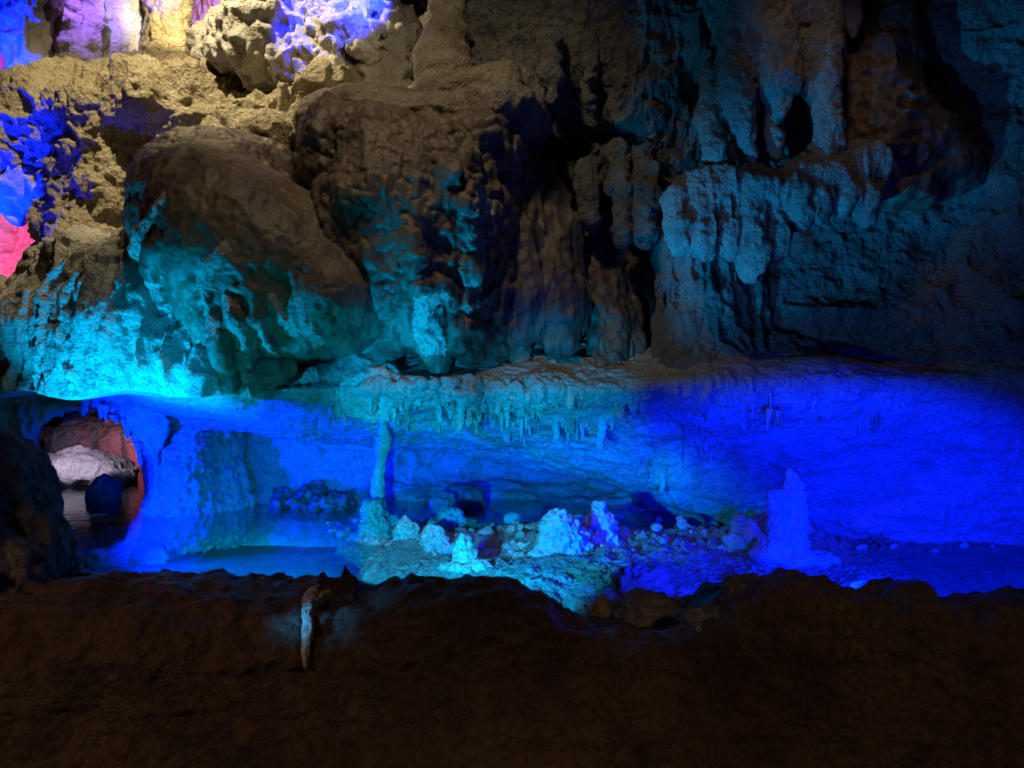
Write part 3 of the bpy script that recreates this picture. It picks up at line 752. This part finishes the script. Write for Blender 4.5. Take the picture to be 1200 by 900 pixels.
rockpiece('boulder', 'pale grey weathered lump beside the blue apron at the left edge', 'boulder',
          SDF().E(5, 365, 8.9, 30, 40, 0.5, 0.15).E(15, 410, 8.9, 28, 40, 0.5, 0.15).E(-20, 390, 9, 40, 60, .6, .15), 0.024,
          [n_fbm(0.10, 2, 4), n_ridge(0.04, 5, 3), n_pop(0.03, 0.1)], M['beige'])
rockpiece('boulder', 'ochre topped boulder between the apron and the rubble slope', 'boulder',
          SDF().E(110, 318, 8.9, 62, 36, 0.8, 0.2).E(60, 350, 9.0, 40, 40, 0.6, 0.2), 0.024, [n_fbm(0.10, 1.8, 4), n_pop(0.04, 0.14), n_fbm(0.015, 14, 3)], M['beige'])

def column(label, pts, h, ns, mat, cat='column', name='column'):
    rockpiece(name, label, cat, SDF().chain(pts, 0.15), h, ns, mat)
column('thick yellow lit column with rippled bulging sides at the slope top', [(198, 85, 12.9, 36), (197, 50, 12.9, 31), (196, 10, 12.9, 25), (196, -90, 12.9, 22)], 0.03,
       [n_fbm(0.09, 1.6, 4), n_pop(0.05, 0.2, 0.5, st=(1, 1, 1.4)), n_fbm(0.015, 12, 3)], M['yellow'])
column('broad white column with smooth blue lit face left of the yellow one', [(139, 110, 12.7, 27), (140, 60, 12.7, 25), (140, 0, 12.7, 25), (140, -90, 12.7, 28)], 0.03,
       [n_fbm(0.08, 1.2, 4), n_ridge(0.03, 3, 3, (1.5, 1.5, 0.2)), n_fbm(0.012, 12, 3)], M['pale'])
column('slim fluted white column squeezed behind the two broad ones', [(172, 90, 13.6, 12), (172, 0, 13.6, 12), (172, -90, 13.6, 14)], 0.03,
       [n_fbm(0.05, 2, 4), n_ridge(0.03, 5, 3, (1.5, 1.5, 0.2))], M['pale'])
column('wide purple knobbly flowstone curtain left of the white column', [(105, 110, 12.3, 16), (95, 60, 12.3, 27), (84, 10, 12.3, 32), (80, -90, 12.3, 38)], 0.03,
       [n_fbm(0.12, 1.5, 4), n_ridge(0.08, 3, 3, (1.5, 1.5, 0.3)), n_pop(0.05, 0.15)], M['pale'], 'flowstone', 'flowstone_curtain')
column('dark narrow twisted ribbon curtain in front of the purple one', [(62, -80, 11.6, 9), (58, 0, 11.6, 10), (48, 40, 11.6, 9), (44, 75, 11.6, 4)], 0.024,
       [n_fbm(0.06, 2, 4), n_ridge(0.05, 4, 3, (1.5, 1.5, 0.3))], M['brown'], 'drapery', 'drapery')
column('ragged pillar glowing blue along the top left edge', [(16, -80, 11.0, 38), (24, 20, 11.0, 24), (36, 90, 10.9, 16), (42, 145, 10.8, 15)], 0.026,
       [n_fbm(0.12, 1.6, 4), n_ridge(0.08, 3.5, 3, (1.4, 1.4, 0.35)), n_pop(0.04, 0.12)], M['pale'], 'pillar', 'rock_pillar')
column('short banded ochre stump on the left crest of the slope', [(84, 120, 11.2, 24), (82, 90, 11.2, 19), (80, 76, 11.2, 13)], 0.024,
       [n_strata(0.04, 6), n_fbm(0.04, 3, 4)], M['yellow'], 'stalagmite', 'stalagmite')
rockpiece('boulder', 'small lavender mound in the gap right of the yellow column', 'boulder',
          SDF().E(245, 55, 14.2, 30, 18, 0.8, 0.2).E(238, 40, 14.3, 14, 10, 0.5, 0.2), 0.04, [n_fbm(0.12, 1.5, 4), n_fbm(0.02, 10, 3)], M['beige'])

# lumpy pale block with fins
sd = SDF()
sd.E(350, 60, 9.4, 95, 66, 0.9, 0.25).E(425, 70, 9.1, 72, 70, 0.8, 0.25).E(285, 65, 9.8, 48, 46, 0.7, 0.2).E(458, 105, 9.0, 38, 38, 0.5, 0.2).E(400, -20, 9.7, 110, 40, 0.9, 0.25)
for a, b, r in [((345, 15, 8.75), (380, 110, 8.55), 13), ((385, 5, 8.6), (415, 95, 8.4), 12), ((430, 5, 8.5), (455, 60, 8.4), 10), ((300, 20, 9.1), (315, 70, 9.0), 10)]:
    sd.C(a, b, r, r * 0.9, 0.08, sub=True)
rockpiece('popcorn_block', 'lumpy white and blue block of cave popcorn at top centre left', 'cave popcorn', sd, 0.024,
          [n_fbm(0.12, 1.4, 4), n_pop(0.10, 0.22, 0.5), n_pop(0.05, 0.10, 0.5), n_ridge(0.03, 5, 3)], M['pale'])

# ------------------------------------------------------------------ TUNNEL ARCH
def arch_fn(D, X, Y, Z):
    cx = -5.02 - (Y - 9.0) * 0.5
    hole = 0.8 - 0.8 * np.sqrt(((X - cx) / 0.82) ** 2 + ((Z - 0.42) / 0.90) ** 2)
    body = np.maximum(np.maximum(X + 4.0 + 0 * Y, 8.8 - Y - 0 * Z), np.maximum(Y - 10.4, Z - 1.95))
    return np.maximum(body, hole)
sd = SDF().fn(arch_fn, (-7.6, 8.7, -0.5), (-3.9, 10.5, 2.0))
rockpiece('rock_arch', 'low rock arch over the water framing the pink lit tunnel', 'arch', sd, 0.026,
          [n_fbm(0.10, 1.5, 4), n_ridge(0.05, 4, 3, (1, 1, 0.5)), n_pop(0.03, 0.10)], M['pale'])
sd = SDF()
sd.chain([(226, 465, 9.3, 36), (224, 520, 9.2, 24), (222, 560, 9.15, 27), (222, 610, 9.05, 36)], 0.15).chain([(256, 465, 9.5, 36), (258, 530, 9.5, 24), (260, 610, 9.4, 32)], 0.15)
rockpiece('rock_pillar', 'knobbly blue pillar rising from the water right of the arch', 'pillar', sd, 0.02,
          [n_fbm(0.06, 1.8, 4), n_ridge(0.03, 5, 3, (1.3, 1.3, 0.35)), n_pop(0.05, 0.09), n_pop(0.025, 0.045), n_fbm(0.008, 22, 2)], M['pale'])
rockpiece('boulder', 'large grey mauve mound of rock far inside the tunnel', 'boulder',
          SDF().E(108, 526, 15.6, 52, 30, 0.9, 0.2).E(98, 510, 15.8, 32, 18, 0.7, 0.2), 0.035, [n_fbm(0.12, 1.5, 4), n_ridge(0.04, 3, 3), n_fbm(0.02, 10, 3)], M['grey'])
rockpiece('boulder', 'pink lit wedge of rock leaning on the tunnel mound', 'boulder',
          SDF().E(138, 522, 14.9, 22, 26, 0.4, 0.15).E(130, 515, 15.1, 18, 20, 0.4, 0.15), 0.03, [n_fbm(0.12, 1.5, 4), n_ridge(0.05, 3, 3)], M['beige'])
rockpiece('boulder', 'red lit rock half hidden behind the pillar in the tunnel', 'boulder',
          SDF().E(172, 520, 14.5, 16, 32, 0.5, 0.15), 0.03, [n_fbm(0.12, 1.5, 4), n_ridge(0.05, 3, 3)], M['beige'])
sd = SDF().E(108, 552, 12.0, 46, 20, 0.7, 0.15, rot=6).E(85, 552, 12.1, 34, 18, 0.6, 0.15).E(132, 562, 11.8, 24, 12, 0.4, 0.1)
rockpiece('boulder', 'angular white slab boulder lying in the water inside the arch', 'boulder', sd, 0.022,
          [n_ridge(0.08, 1.6, 3), n_fbm(0.05, 3, 4), n_pop(0.02, 0.09)], M['pale'])
rockpiece('boulder', 'small deep blue block poking out of the water before the arch', 'boulder',
          SDF().E(121, 577, 10.2, 14, 14, 0.16, 0.08), 0.018, [n_ridge(0.06, 3, 3), n_fbm(0.03, 5, 3)], M['beige'])

# ------------------------------------------------------------------ SLENDER COLUMN AND STALAGMITES
def roof_z(x, y, dflt=1.3):
    h = BV.ray_cast(Vector((x, y, 0.3)), Vector((0, 0, 1)))
    return h[0].z if h[0] is not None else dflt
rockpiece('column', 'slender column joining the pool edge to the low roof', 'column',
          SDF().chain([(449, 462, 7.6, 11), (449, 490, 7.7, 6.5), (449, 520, 7.75, 6.2), (446, 550, 7.75, 7), (443, 575, 7.75, 9.5), (446, 605, 7.7, 10), (446, 635, 7.7, 15)], 0.04),
          0.012, [n_fbm(0.025, 4, 4), n_strata(0.012, 9), n_fbm(0.006, 22, 2)], M['pale'])

def ground_d(px, py):
    best = None
    for d in np.arange(4.2, 10.5, 0.02):
        q = P(px, py, d)
        z = max(float(floor_z(np.array([q[0]]), np.array([q[1]]))[0]), WZ - 0.02)
        if q[2] <= z: return d
    return 7.0
stags = [
    ('stalagmite', 'bright cyan cone stalagmite at the water edge before the slender column', 437, 634, 590, 20, 12, 'pale'),
    ('stalagmite', 'squat leaning stalagmite right of the bright cyan cone', 474, 634, 600, 14, 7, 'pale'),
    ('stalagmite', 'low knob of rock tucked behind the bright cyan cone', 458, 626, 606, 11, 7, 'pale'),
    ('stalagmite', 'flat topped block of calcite at the back of the gravel bank', 530, 616, 599, 15, 11, 'pale'),
    ('stalagmite', 'small rough cone in the middle of the gravel bank', 545, 660, 624, 16, 6, 'pale'),
    ('stalagmite', 'broad two toned stump, cyan on one side and blue on the other', 657, 650, 604, 32, 18, 'pale'),
    ('stalagmite', 'pointed pale stalagmite just behind the two toned stump', 705, 632, 590, 20, 7, 'pale'),
    ('stalagmite', 'rounded dark stump nearest the ledge on the gravel', 747, 706, 660, 36, 22, 'grey'),
    ('stalagmite', 'tiny pale cone on the stones before the tall blue stalagmite', 868, 640, 612, 14, 6, 'pale'),
    ('stalagmite', 'tiny cone right of the pointed pale stalagmite', 800, 622, 609, 7, 3, 'pale'),
    ('stalagmite', 'stubby knob among stones left of the two toned stump', 505, 640, 618, 12, 7, 'pale'),
    ('stalagmite', 'round blue hummock in the dark water behind the gravel', 519, 604, 583, 16, 11, 'beige'),
]
for nm, lb, px, yb, yt, rb, rt, mt in stags:
    d = ground_d(px, yb)
    sdd = SDF().E(px, yb + 6, d, rb * 1.7, 7, rb * 1.7 * d / FPX, 0.05).chain([(px, yb + 10, d, rb * 1.2), (px + rb * .06, yb - (yb - yt) * .35, d, rb * 0.8), (px - rt * .1, yt + rt * .8, d, rt)], 0.05)
    rockpiece(nm, lb, 'stalagmite', sdd, 0.011, [n_fbm(0.05, 4, 4), n_strata(0.014, 11), n_pop(0.030, 0.05), n_ridge(0.012, 14, 3), n_fbm(0.008, 30, 2)], M[mt])
d = ground_d(925, 655)
sdd = SDF().chain([(925, 664, d, 24), (928, 640, d, 16), (929, 610, d, 13), (929, 580, d, 10.5), (928, 554, d, 7)], 0.05).chain([(908, 640, d - .05, 13), (909, 600, d - .03, 9), (910, 582, d - .03, 7)], 0.03)
sdd.E(898, 648, d, 22, 12, 0.15, 0.08).E(950, 655, d, 28, 10, 0.2, 0.08)
rockpiece('stalagmite', 'tall double stalagmite glowing solid blue on its mound at right', 'stalagmite', sdd, 0.012,
          [n_fbm(0.04, 4, 4), n_strata(0.015, 10), n_pop(0.015, 0.05), n_fbm(0.006, 26, 2)], M['pale'])
d = ground_d(882, 636)
rockpiece('rock_pile', 'heap of crusty cyan rocks left of the tall blue stalagmite', 'rock',
          SDF().E(880, 622, d, 14, 13, 0.12, 0.05).E(868, 634, d, 18, 9, 0.12, 0.05).E(892, 634, d - .05, 14, 12, 0.1, 0.05), 0.012,
          [n_fbm(0.05, 5, 4), n_pop(0.02, 0.06)], M['pale'])
# rocks along the back waterline
for k, (px, yb, rx, ry) in enumerate([(352, 590, 12, 11), (368, 591, 9, 8), (392, 591, 8, 5), (545, 591, 9, 8), (330, 592, 6, 5)]):
    d = 9.45
    rockpiece('waterline_rock', 'dark crusty rock at the foot of the back wall', 'rock',
              SDF().E(px, yb - ry * .1, d, rx * .8, ry * .65, 0.2, 0.08).E(px + rx * .5, yb - ry * .2, d, rx * .6, ry * .7, 0.2, 0.08), 0.022,
              [n_fbm(0.12, 4, 4), n_ridge(0.06, 8, 3), n_pop(0.05, 0.09)], M['brown'], group='dark rocks along the back waterline')

# ------------------------------------------------------------------ SMALL STALACTITES
def lathe(name, prof, seg, seed, mat, amp):
    zs = np.array([q[0] for q in prof], f32); rs = np.array([q[1] for q in prof], f32)
    th = np.linspace(0, 2 * math.pi, seg, endpoint=False)
    p = np.stack([rs[:, None] * np.cos(th), rs[:, None] * np.sin(th), zs[:, None] + 0 * th], -1).reshape(-1, 3).astype(f32)
    n = fbm(p * np.array([14, 14, 8], f32) + seed * 3.7, 3)
    p[:, :2] *= (1 + amp * n)[:, None]
    bend = 0.012 * np.sin(p[:, 2] * 7 + seed)
    p[:, 0] += bend
    i = np.arange(len(prof) * seg).reshape(len(prof), seg); j = np.roll(i, -1, 1)
    Q = np.stack([i[:-1], j[:-1], j[1:], i[1:]], -1).reshape(-1, 4).astype(np.int32)
    me = bpy.data.meshes.new(name)
    me.from_pydata(p.tolist(), [], Q.tolist()); me.materials.append(mat)
    me.polygons.foreach_set('use_smooth', np.ones(len(me.polygons), bool))
    return me
SM = []
for k in range(14):
    L = (0.07, 0.10, 0.13, 0.17, 0.08, 0.22, 0.11)[k % 7]; r = 0.022 + 0.007 * (k % 4)
    nn = 12; prof = [(0.10, r * 1.8), (0.04, r * 1.5)]
    for q in range(nn):
        t = q / (nn - 1)
        taper = (1 - 0.35 * t) * (1 - max(0, (t - 0.75) / 0.25) ** 2.2 * 0.93)
        prof.append((-L * t, r * taper * (1 + 0.22 * math.sin(q * 2.1 + k * 1.7) * (1 - t))))
    SM.append(lathe('stalactite', prof, 14, k, M['pale'] if k % 3 == 0 else M['wall'] if k % 3 == 1 else M['beige'], 0.55))
for k in range(3):   # soda straws
    prof = [(0.08, 0.03), (0.0, 0.014), (-.10, 0.009), (-.22, 0.007), (-.30, 0.005)]
    SM.append(lathe('stalactite', prof, 8, k + 20, M['beige'], 0.25))
rnd = random.Random(5)
def hang(px, d, sc, lz, label, group, which=None):
    x = (px - CX) / FPX * d
    z = roof_z(x, d)
    o = bpy.data.objects.new('stalactite', SM[which if which is not None else rnd.randrange(14)])
    COL.objects.link(o)
    o.location = (x, d, z); o.scale = (sc, sc, sc * lz); o.rotation_euler = (rnd.uniform(-.12, .12), rnd.uniform(-.12, .12), rnd.uniform(0, 6.28))
    tag(o, label, 'stalactite', group)
cl = [(rnd.betavariate(1.5, 1.8), rnd.random() ** 1.5) for k in range(38)]
for k in range(292):
    a, b = rnd.choice(cl)
    px = 365 + 550 * min(1, max(0, a + rnd.gauss(0, 0.018)))
    d = 6.75 + 1.0 * max(0, b + rnd.gauss(0, 0.10))
    hang(px, d, 0.28 + 0.8 * rnd.random() ** 2.2, rnd.uniform(0.5, 1.7), 'small stalactite in the dense fringe under the low roof', 'small stalactites fringing the low roof')
for k in range(30):
    hang(870 + 200 * rnd.random() ** 1.5, 6.88 + 0.2 * rnd.random(), rnd.uniform(0.25, 0.6), rnd.uniform(0.5, 1.0), 'tiny blue stalactite in the thin fringe at right', 'tiny stalactites on the right part of the roof')
hang(660, 7.6, 0.8, 1.2, 'thin dark straw stalactite hanging alone below the middle of the fringe', None, 14)
hang(803, 7.15, 1.0, 1.3, 'beaded black straw stalactite near the right end of the fringe', None, 15)
hang(420, 7.2, 0.9, 0.8, 'thin straw stalactite near the slender column', None, 16)
# fringe of the arch
for k in range(34):
    a = rnd.uniform(0.35, math.pi - 0.35)
    x = -5.02 + 0.84 * math.cos(a); z = 0.42 + 0.91 * math.sin(a)
    o = bpy.data.objects.new('stalactite', SM[rnd.randrange(14)]); COL.objects.link(o)
    s = rnd.uniform(0.5, 1.1)
    o.location = (x, 8.78 + 0.15 * rnd.random(), z + .03); o.scale = (s, s, s * rnd.uniform(.6, 1.2)); o.rotation_euler = (0, 0, rnd.uniform(0, 6))
    tag(o, 'little white stalactite on the rim of the tunnel arch', 'stalactite', 'little stalactites on the arch rim')

# ------------------------------------------------------------------ LOOSE STONES
STN = []
import bmesh
for k in range(10):
    bm = bmesh.new(); bmesh.ops.create_icosphere(bm, subdivisions=2, radius=1.0)
    co = np.array([v.co[:] for v in bm.verts], f32)
    n = fbm(co * 0.9 + k * 5.1, 3) * 0.35 + 0.12 * ridged(co * 1.7 + k, 2)
    co *= (1 + n)[:, None]
    for c_ in range(9):
        nv = RNG.normal(size=3).astype(f32); nv /= np.linalg.norm(nv)
        ex = np.maximum(co @ nv - RNG.uniform(0.45, 0.75), 0); co -= (ex[:, None] * nv).astype(f32)
    co *= np.array([1, 0.75, 0.28 + 0.45 * (k % 4 == 0)], f32)
    for v, c in zip(bm.verts, co): v.co = c.tolist()
    me = bpy.data.meshes.new('stone'); bm.to_mesh(me); bm.free()
    me.materials.append(M['stone'] if k % 2 else M['pale'])
    me.polygons.foreach_set('use_smooth', np.zeros(len(me.polygons), bool))
    STN.append(me)
def put_stone(x, y, s, label, group):
    z = max(float(floor_z(np.array([x], f32), np.array([y], f32))[0]), WZ - 0.03)
    o = bpy.data.objects.new('stone', STN[rnd.randrange(10)]); COL.objects.link(o)
    o.location = (x, y, z + s * 0.12); o.scale = (s, s, s)
    o.rotation_euler = (rnd.uniform(-.3, .3), rnd.uniform(-.3, .3), rnd.uniform(0, 6.28))
    tag(o, label, 'stone', group)
n = 0
while n < 240:
    px = rnd.gauss(690, 140); py = rnd.uniform(603, 652)
    if not (470 < px < 1000): continue
    d = 1.45 * FPX / (py - CY)
    x = (px - CX) / FPX * d
    if d > 8.6: continue
    put_stone(x, d, rnd.choice([.035, .045, .05, .06, .07, .085, .12]) * rnd.uniform(.8, 1.2), 'loose flat stone strewn over the wet gravel bank', 'loose stones on the gravel bank')
    n += 1
for k in range(16):
    px = rnd.uniform(385, 425); py = rnd.uniform(606, 628)
    d = 1.5 * FPX / (py - CY)
    put_stone((px - CX) / FPX * d, d, rnd.uniform(.05, .10), 'stone of the little spit left of the cyan cone', 'stones of the spit in the pool')
for k in range(40):
    px = rnd.uniform(990, 1230); py = rnd.uniform(624, 646)
    d = 1.5 * FPX / (py - CY)
    put_stone((px - CX) / FPX * d, d, rnd.uniform(.03, .09), 'blue lit stone along the foot of the right wall', 'stones along the right wall foot')

# ------------------------------------------------------------------ LIGHT
def spot(name, loc, target, color, power, cone=90, blend=0.5, radius=0.05):
    l = bpy.data.lights.new(name, 'SPOT'); l.color = color; l.energy = power
    l.spot_size = math.radians(cone); l.spot_blend = blend; l.shadow_soft_size = radius
    o = bpy.data.objects.new(name, l); COL.objects.link(o)
    o.location = [float(v) for v in loc]
    v = Vector([float(a) - float(b) for a, b in zip(target, loc)])
    o.rotation_euler = v.to_track_quat('-Z', 'Y').to_euler()
    return o
def low_spot(name, loc, az, color, power, top=22, half=70, blend=0.12, radius=0.05):
    """spot lamp tipped down so that its beam ends `top` degrees above level"""
    el = math.radians(top - half); a = math.radians(az)
    t = (loc[0] + math.sin(a) * math.cos(el), loc[1] + math.cos(a) * math.cos(el), loc[2] + math.sin(el))
    return spot(name, loc, t, color, power, 2 * half, blend, radius)
BLUE = (0.0, 0.010, 1.0); CYAN = (0.0, 0.36, 0.85); WARM = (1.0, 0.78, 0.42)
# cyan floods: behind the left boulder and ledge, some added in open air
spot('cyan_lamp', P(36, 625, 6.2), P(170, 360, 7.4), CYAN, 560, 80, 0.6)
spot('cyan_lamp', (-2.55, 4.0, 0.8), (-3.2, 7.2, 1.8), CYAN, 300, 34, 1.0)
spot('cyan_lamp', P(10, 580, 6.15), P(270, 395, 6.6), CYAN, 420, 46, 1.0)
low_spot('cyan_lamp', (-2.5, 4.1, 0.6), -6, (0.0, 0.9, 0.65), 3000, -7, 28, 0.5)  # added to brighten the pool bed, hangs in open air without a fixture
low_spot('cyan_lamp', (-0.8, 3.45, 0.82), 4, CYAN, 1250, 16, 44, 0.6)
spot('cyan_lamp', (-1.2, 3.5, 0.82), P(470, 452, 6.9), CYAN, 850, 27, 0.9)
spot('cyan_lamp', (-0.3, 3.5, 0.82), P(650, 468, 6.85), CYAN, 750, 27, 0.9)
spot('cyan_lamp', (-1.3, 5.0, 0.7), P(890, 250, 7.0), (0, 0.32, 0.85), 1100, 30, 1.0)
spot('cyan_lamp', (-1.55, 5.9, 0.75), P(525, 310, 6.5), CYAN, 260, 46, 0.9)  # added spot in open air under the dome, grazing the block
spot('cyan_lamp', (-1.35, 2.15, 0.95), P(361, 724, 2.72), (0.0, 0.35, 0.9), 75, 12, 1.0)  # added spot for the drip alone, unseen, in front of the ledge
for x, az, pw in ((1.4, 12, 1300), (2.3, 5, 1700), (3.5, -5, 1700)):
    low_spot('blue_lamp', (x, 3.4, 0.78), az, BLUE, pw * 0.5, 17, 55 if x < 2 else 48, 0.25)
spot('blue_lamp', P(-10, 590, 7.2), P(350, 525, 9.5), BLUE, 2200, 100, 0.5)
spot('cyan_lamp', (1.0, 4.0, 0.8), P(785, 555, 7.7), (0.0, 0.5, 0.35), 260, 9, 1.0)
# upper chamber
spot('warm_lamp', P(440, -160, 6.8), P(390, 85, 9.0), (1.0, 0.86, 0.6), 45, 36, 0.8)
spot('blue_lamp', P(-40, 335, 8.6), P(110, 235, 9.6), BLUE, 500, 70, 0.6)
spot('warm_lamp', P(150, -300, 7.3), P(300, 120, 9.9), (1.0, 0.82, 0.50), 900, 112, 0.5)
spot('warm_lamp', P(225, -40, 11.6), P(195, 40, 13), (1.0, 0.8, 0.4), 330, 60, 0.6)
spot('violet_lamp', P(100, -160, 10.9), P(85, 20, 12.4), (0.32, 0.14, 1.0), 800, 55, 0.5)
spot('white_lamp', P(150, -80, 11.2), P(142, 40, 12.6), (0.4, 0.55, 1.0), 90, 30, 0.5)
spot('violet_lamp', P(300, -60, 13.5), P(250, 20, 15.5), (0.5, 0.35, 1.0), 900, 120, 0.5)
spot('blue_lamp', P(-60, 290, 9.3), P(30, 180, 11), BLUE, 1200, 140, 0.5)
spot('blue_lamp', P(-70, 100, 9.6), P(20, 60, 11), BLUE, 2500, 80, 0.5)
spot('pink_lamp', P(-60, 330, 12.5), P(20, 260, 15), (1.0, 0.10, 0.22), 1600, 130, 0.5)
spot('blue_lamp', P(455, -90, 7.4), P(385, 50, 9.0), BLUE, 2200, 46, 0.6)
spot('blue_lamp', (0.9, 4.6, 0.7), P(630, 350, 7.3), BLUE, 60, 20, 0.9)
low_spot('blue_lamp', (-2.7, 3.45, 0.8), 5, BLUE, 1200, 9, 14, 0.4)
spot('dim_warm_lamp', (-0.9, 4.6, 6.2), P(470, 200, 7.3), (1.0, 0.82, 0.56), 135, 95, 0.8, 0.2)
spot('dim_teal_lamp', (-0.5, 3.8, 0.6), P(1060, 230, 7.4), (0.05, 0.28, 0.8), 240, 46, 0.9, 0.1)
for x, az, pw in ((-2.6, 26, 95), (1.6, -14, 60)):
    low_spot('ledge_fill_lamp', (x, 0.2, 2.3), az, (1.0, 0.62, 0.38), pw, -17, 44, 0.5, 0.2)  # unseen warm fill added from the camera side to lift the ledge face
spot('dim_warm_lamp', (1.9, 5.0, 6.2), P(985, 170, 7.2), (1.0, 0.7, 0.5), 40, 42, 1.0, 0.2)
spot('tunnel_lamp', P(165, 535, 12.5), P(140, 520, 15.0), (1.0, 0.12, 0.25), 140, 30, 0.5)
spot('tunnel_lamp', P(80, 490, 10.4), P(105, 520, 15.5), (0.6, 0.45, 0.9), 300, 30, 0.5)
spot('tunnel_lamp', P(70, 500, 10.6), P(105, 548, 12.0), (0.7, 0.6, 1.0), 70, 70, 0.5)

w = bpy.data.worlds.new('World'); scene.world = w; w.use_nodes = True
bg = w.node_tree.nodes['Background']; bg.inputs[0].default_value = (1.0, 0.75, 0.5, 1); bg.inputs[1].default_value = 0.006

# ------------------------------------------------------------------ CAMERA AND RENDER
cam = bpy.data.cameras.new('camera'); co = bpy.data.objects.new('camera', cam); COL.objects.link(co)
co.location = (0, 0, CAMZ); co.rotation_euler = (math.pi / 2, 0, 0)
cam.sensor_width = 36; cam.lens = 36 * FPX / 1200.0; cam.clip_start = 0.05; cam.clip_end = 200
scene.camera = co
scene.view_settings.view_transform = 'Standard'; scene.view_settings.look = 'None'
scene.view_settings.exposure = 0; scene.view_settings.gamma = 1; scene.view_settings.use_curve_mapping = False
scene.render.engine = 'CYCLES'
scene.cycles.max_bounces = 5; scene.cycles.diffuse_bounces = 1; scene.cycles.glossy_bounces = 2; scene.cycles.transparent_max_bounces = 8
scene.cycles.use_denoising = True
scene.cycles.denoiser = 'OPENIMAGEDENOISE'; scene.cycles.denoising_input_passes = 'RGB_ALBEDO_NORMAL'; scene.cycles.denoising_prefilter = 'ACCURATE'
scene.cycles.sample_clamp_indirect = 1.5
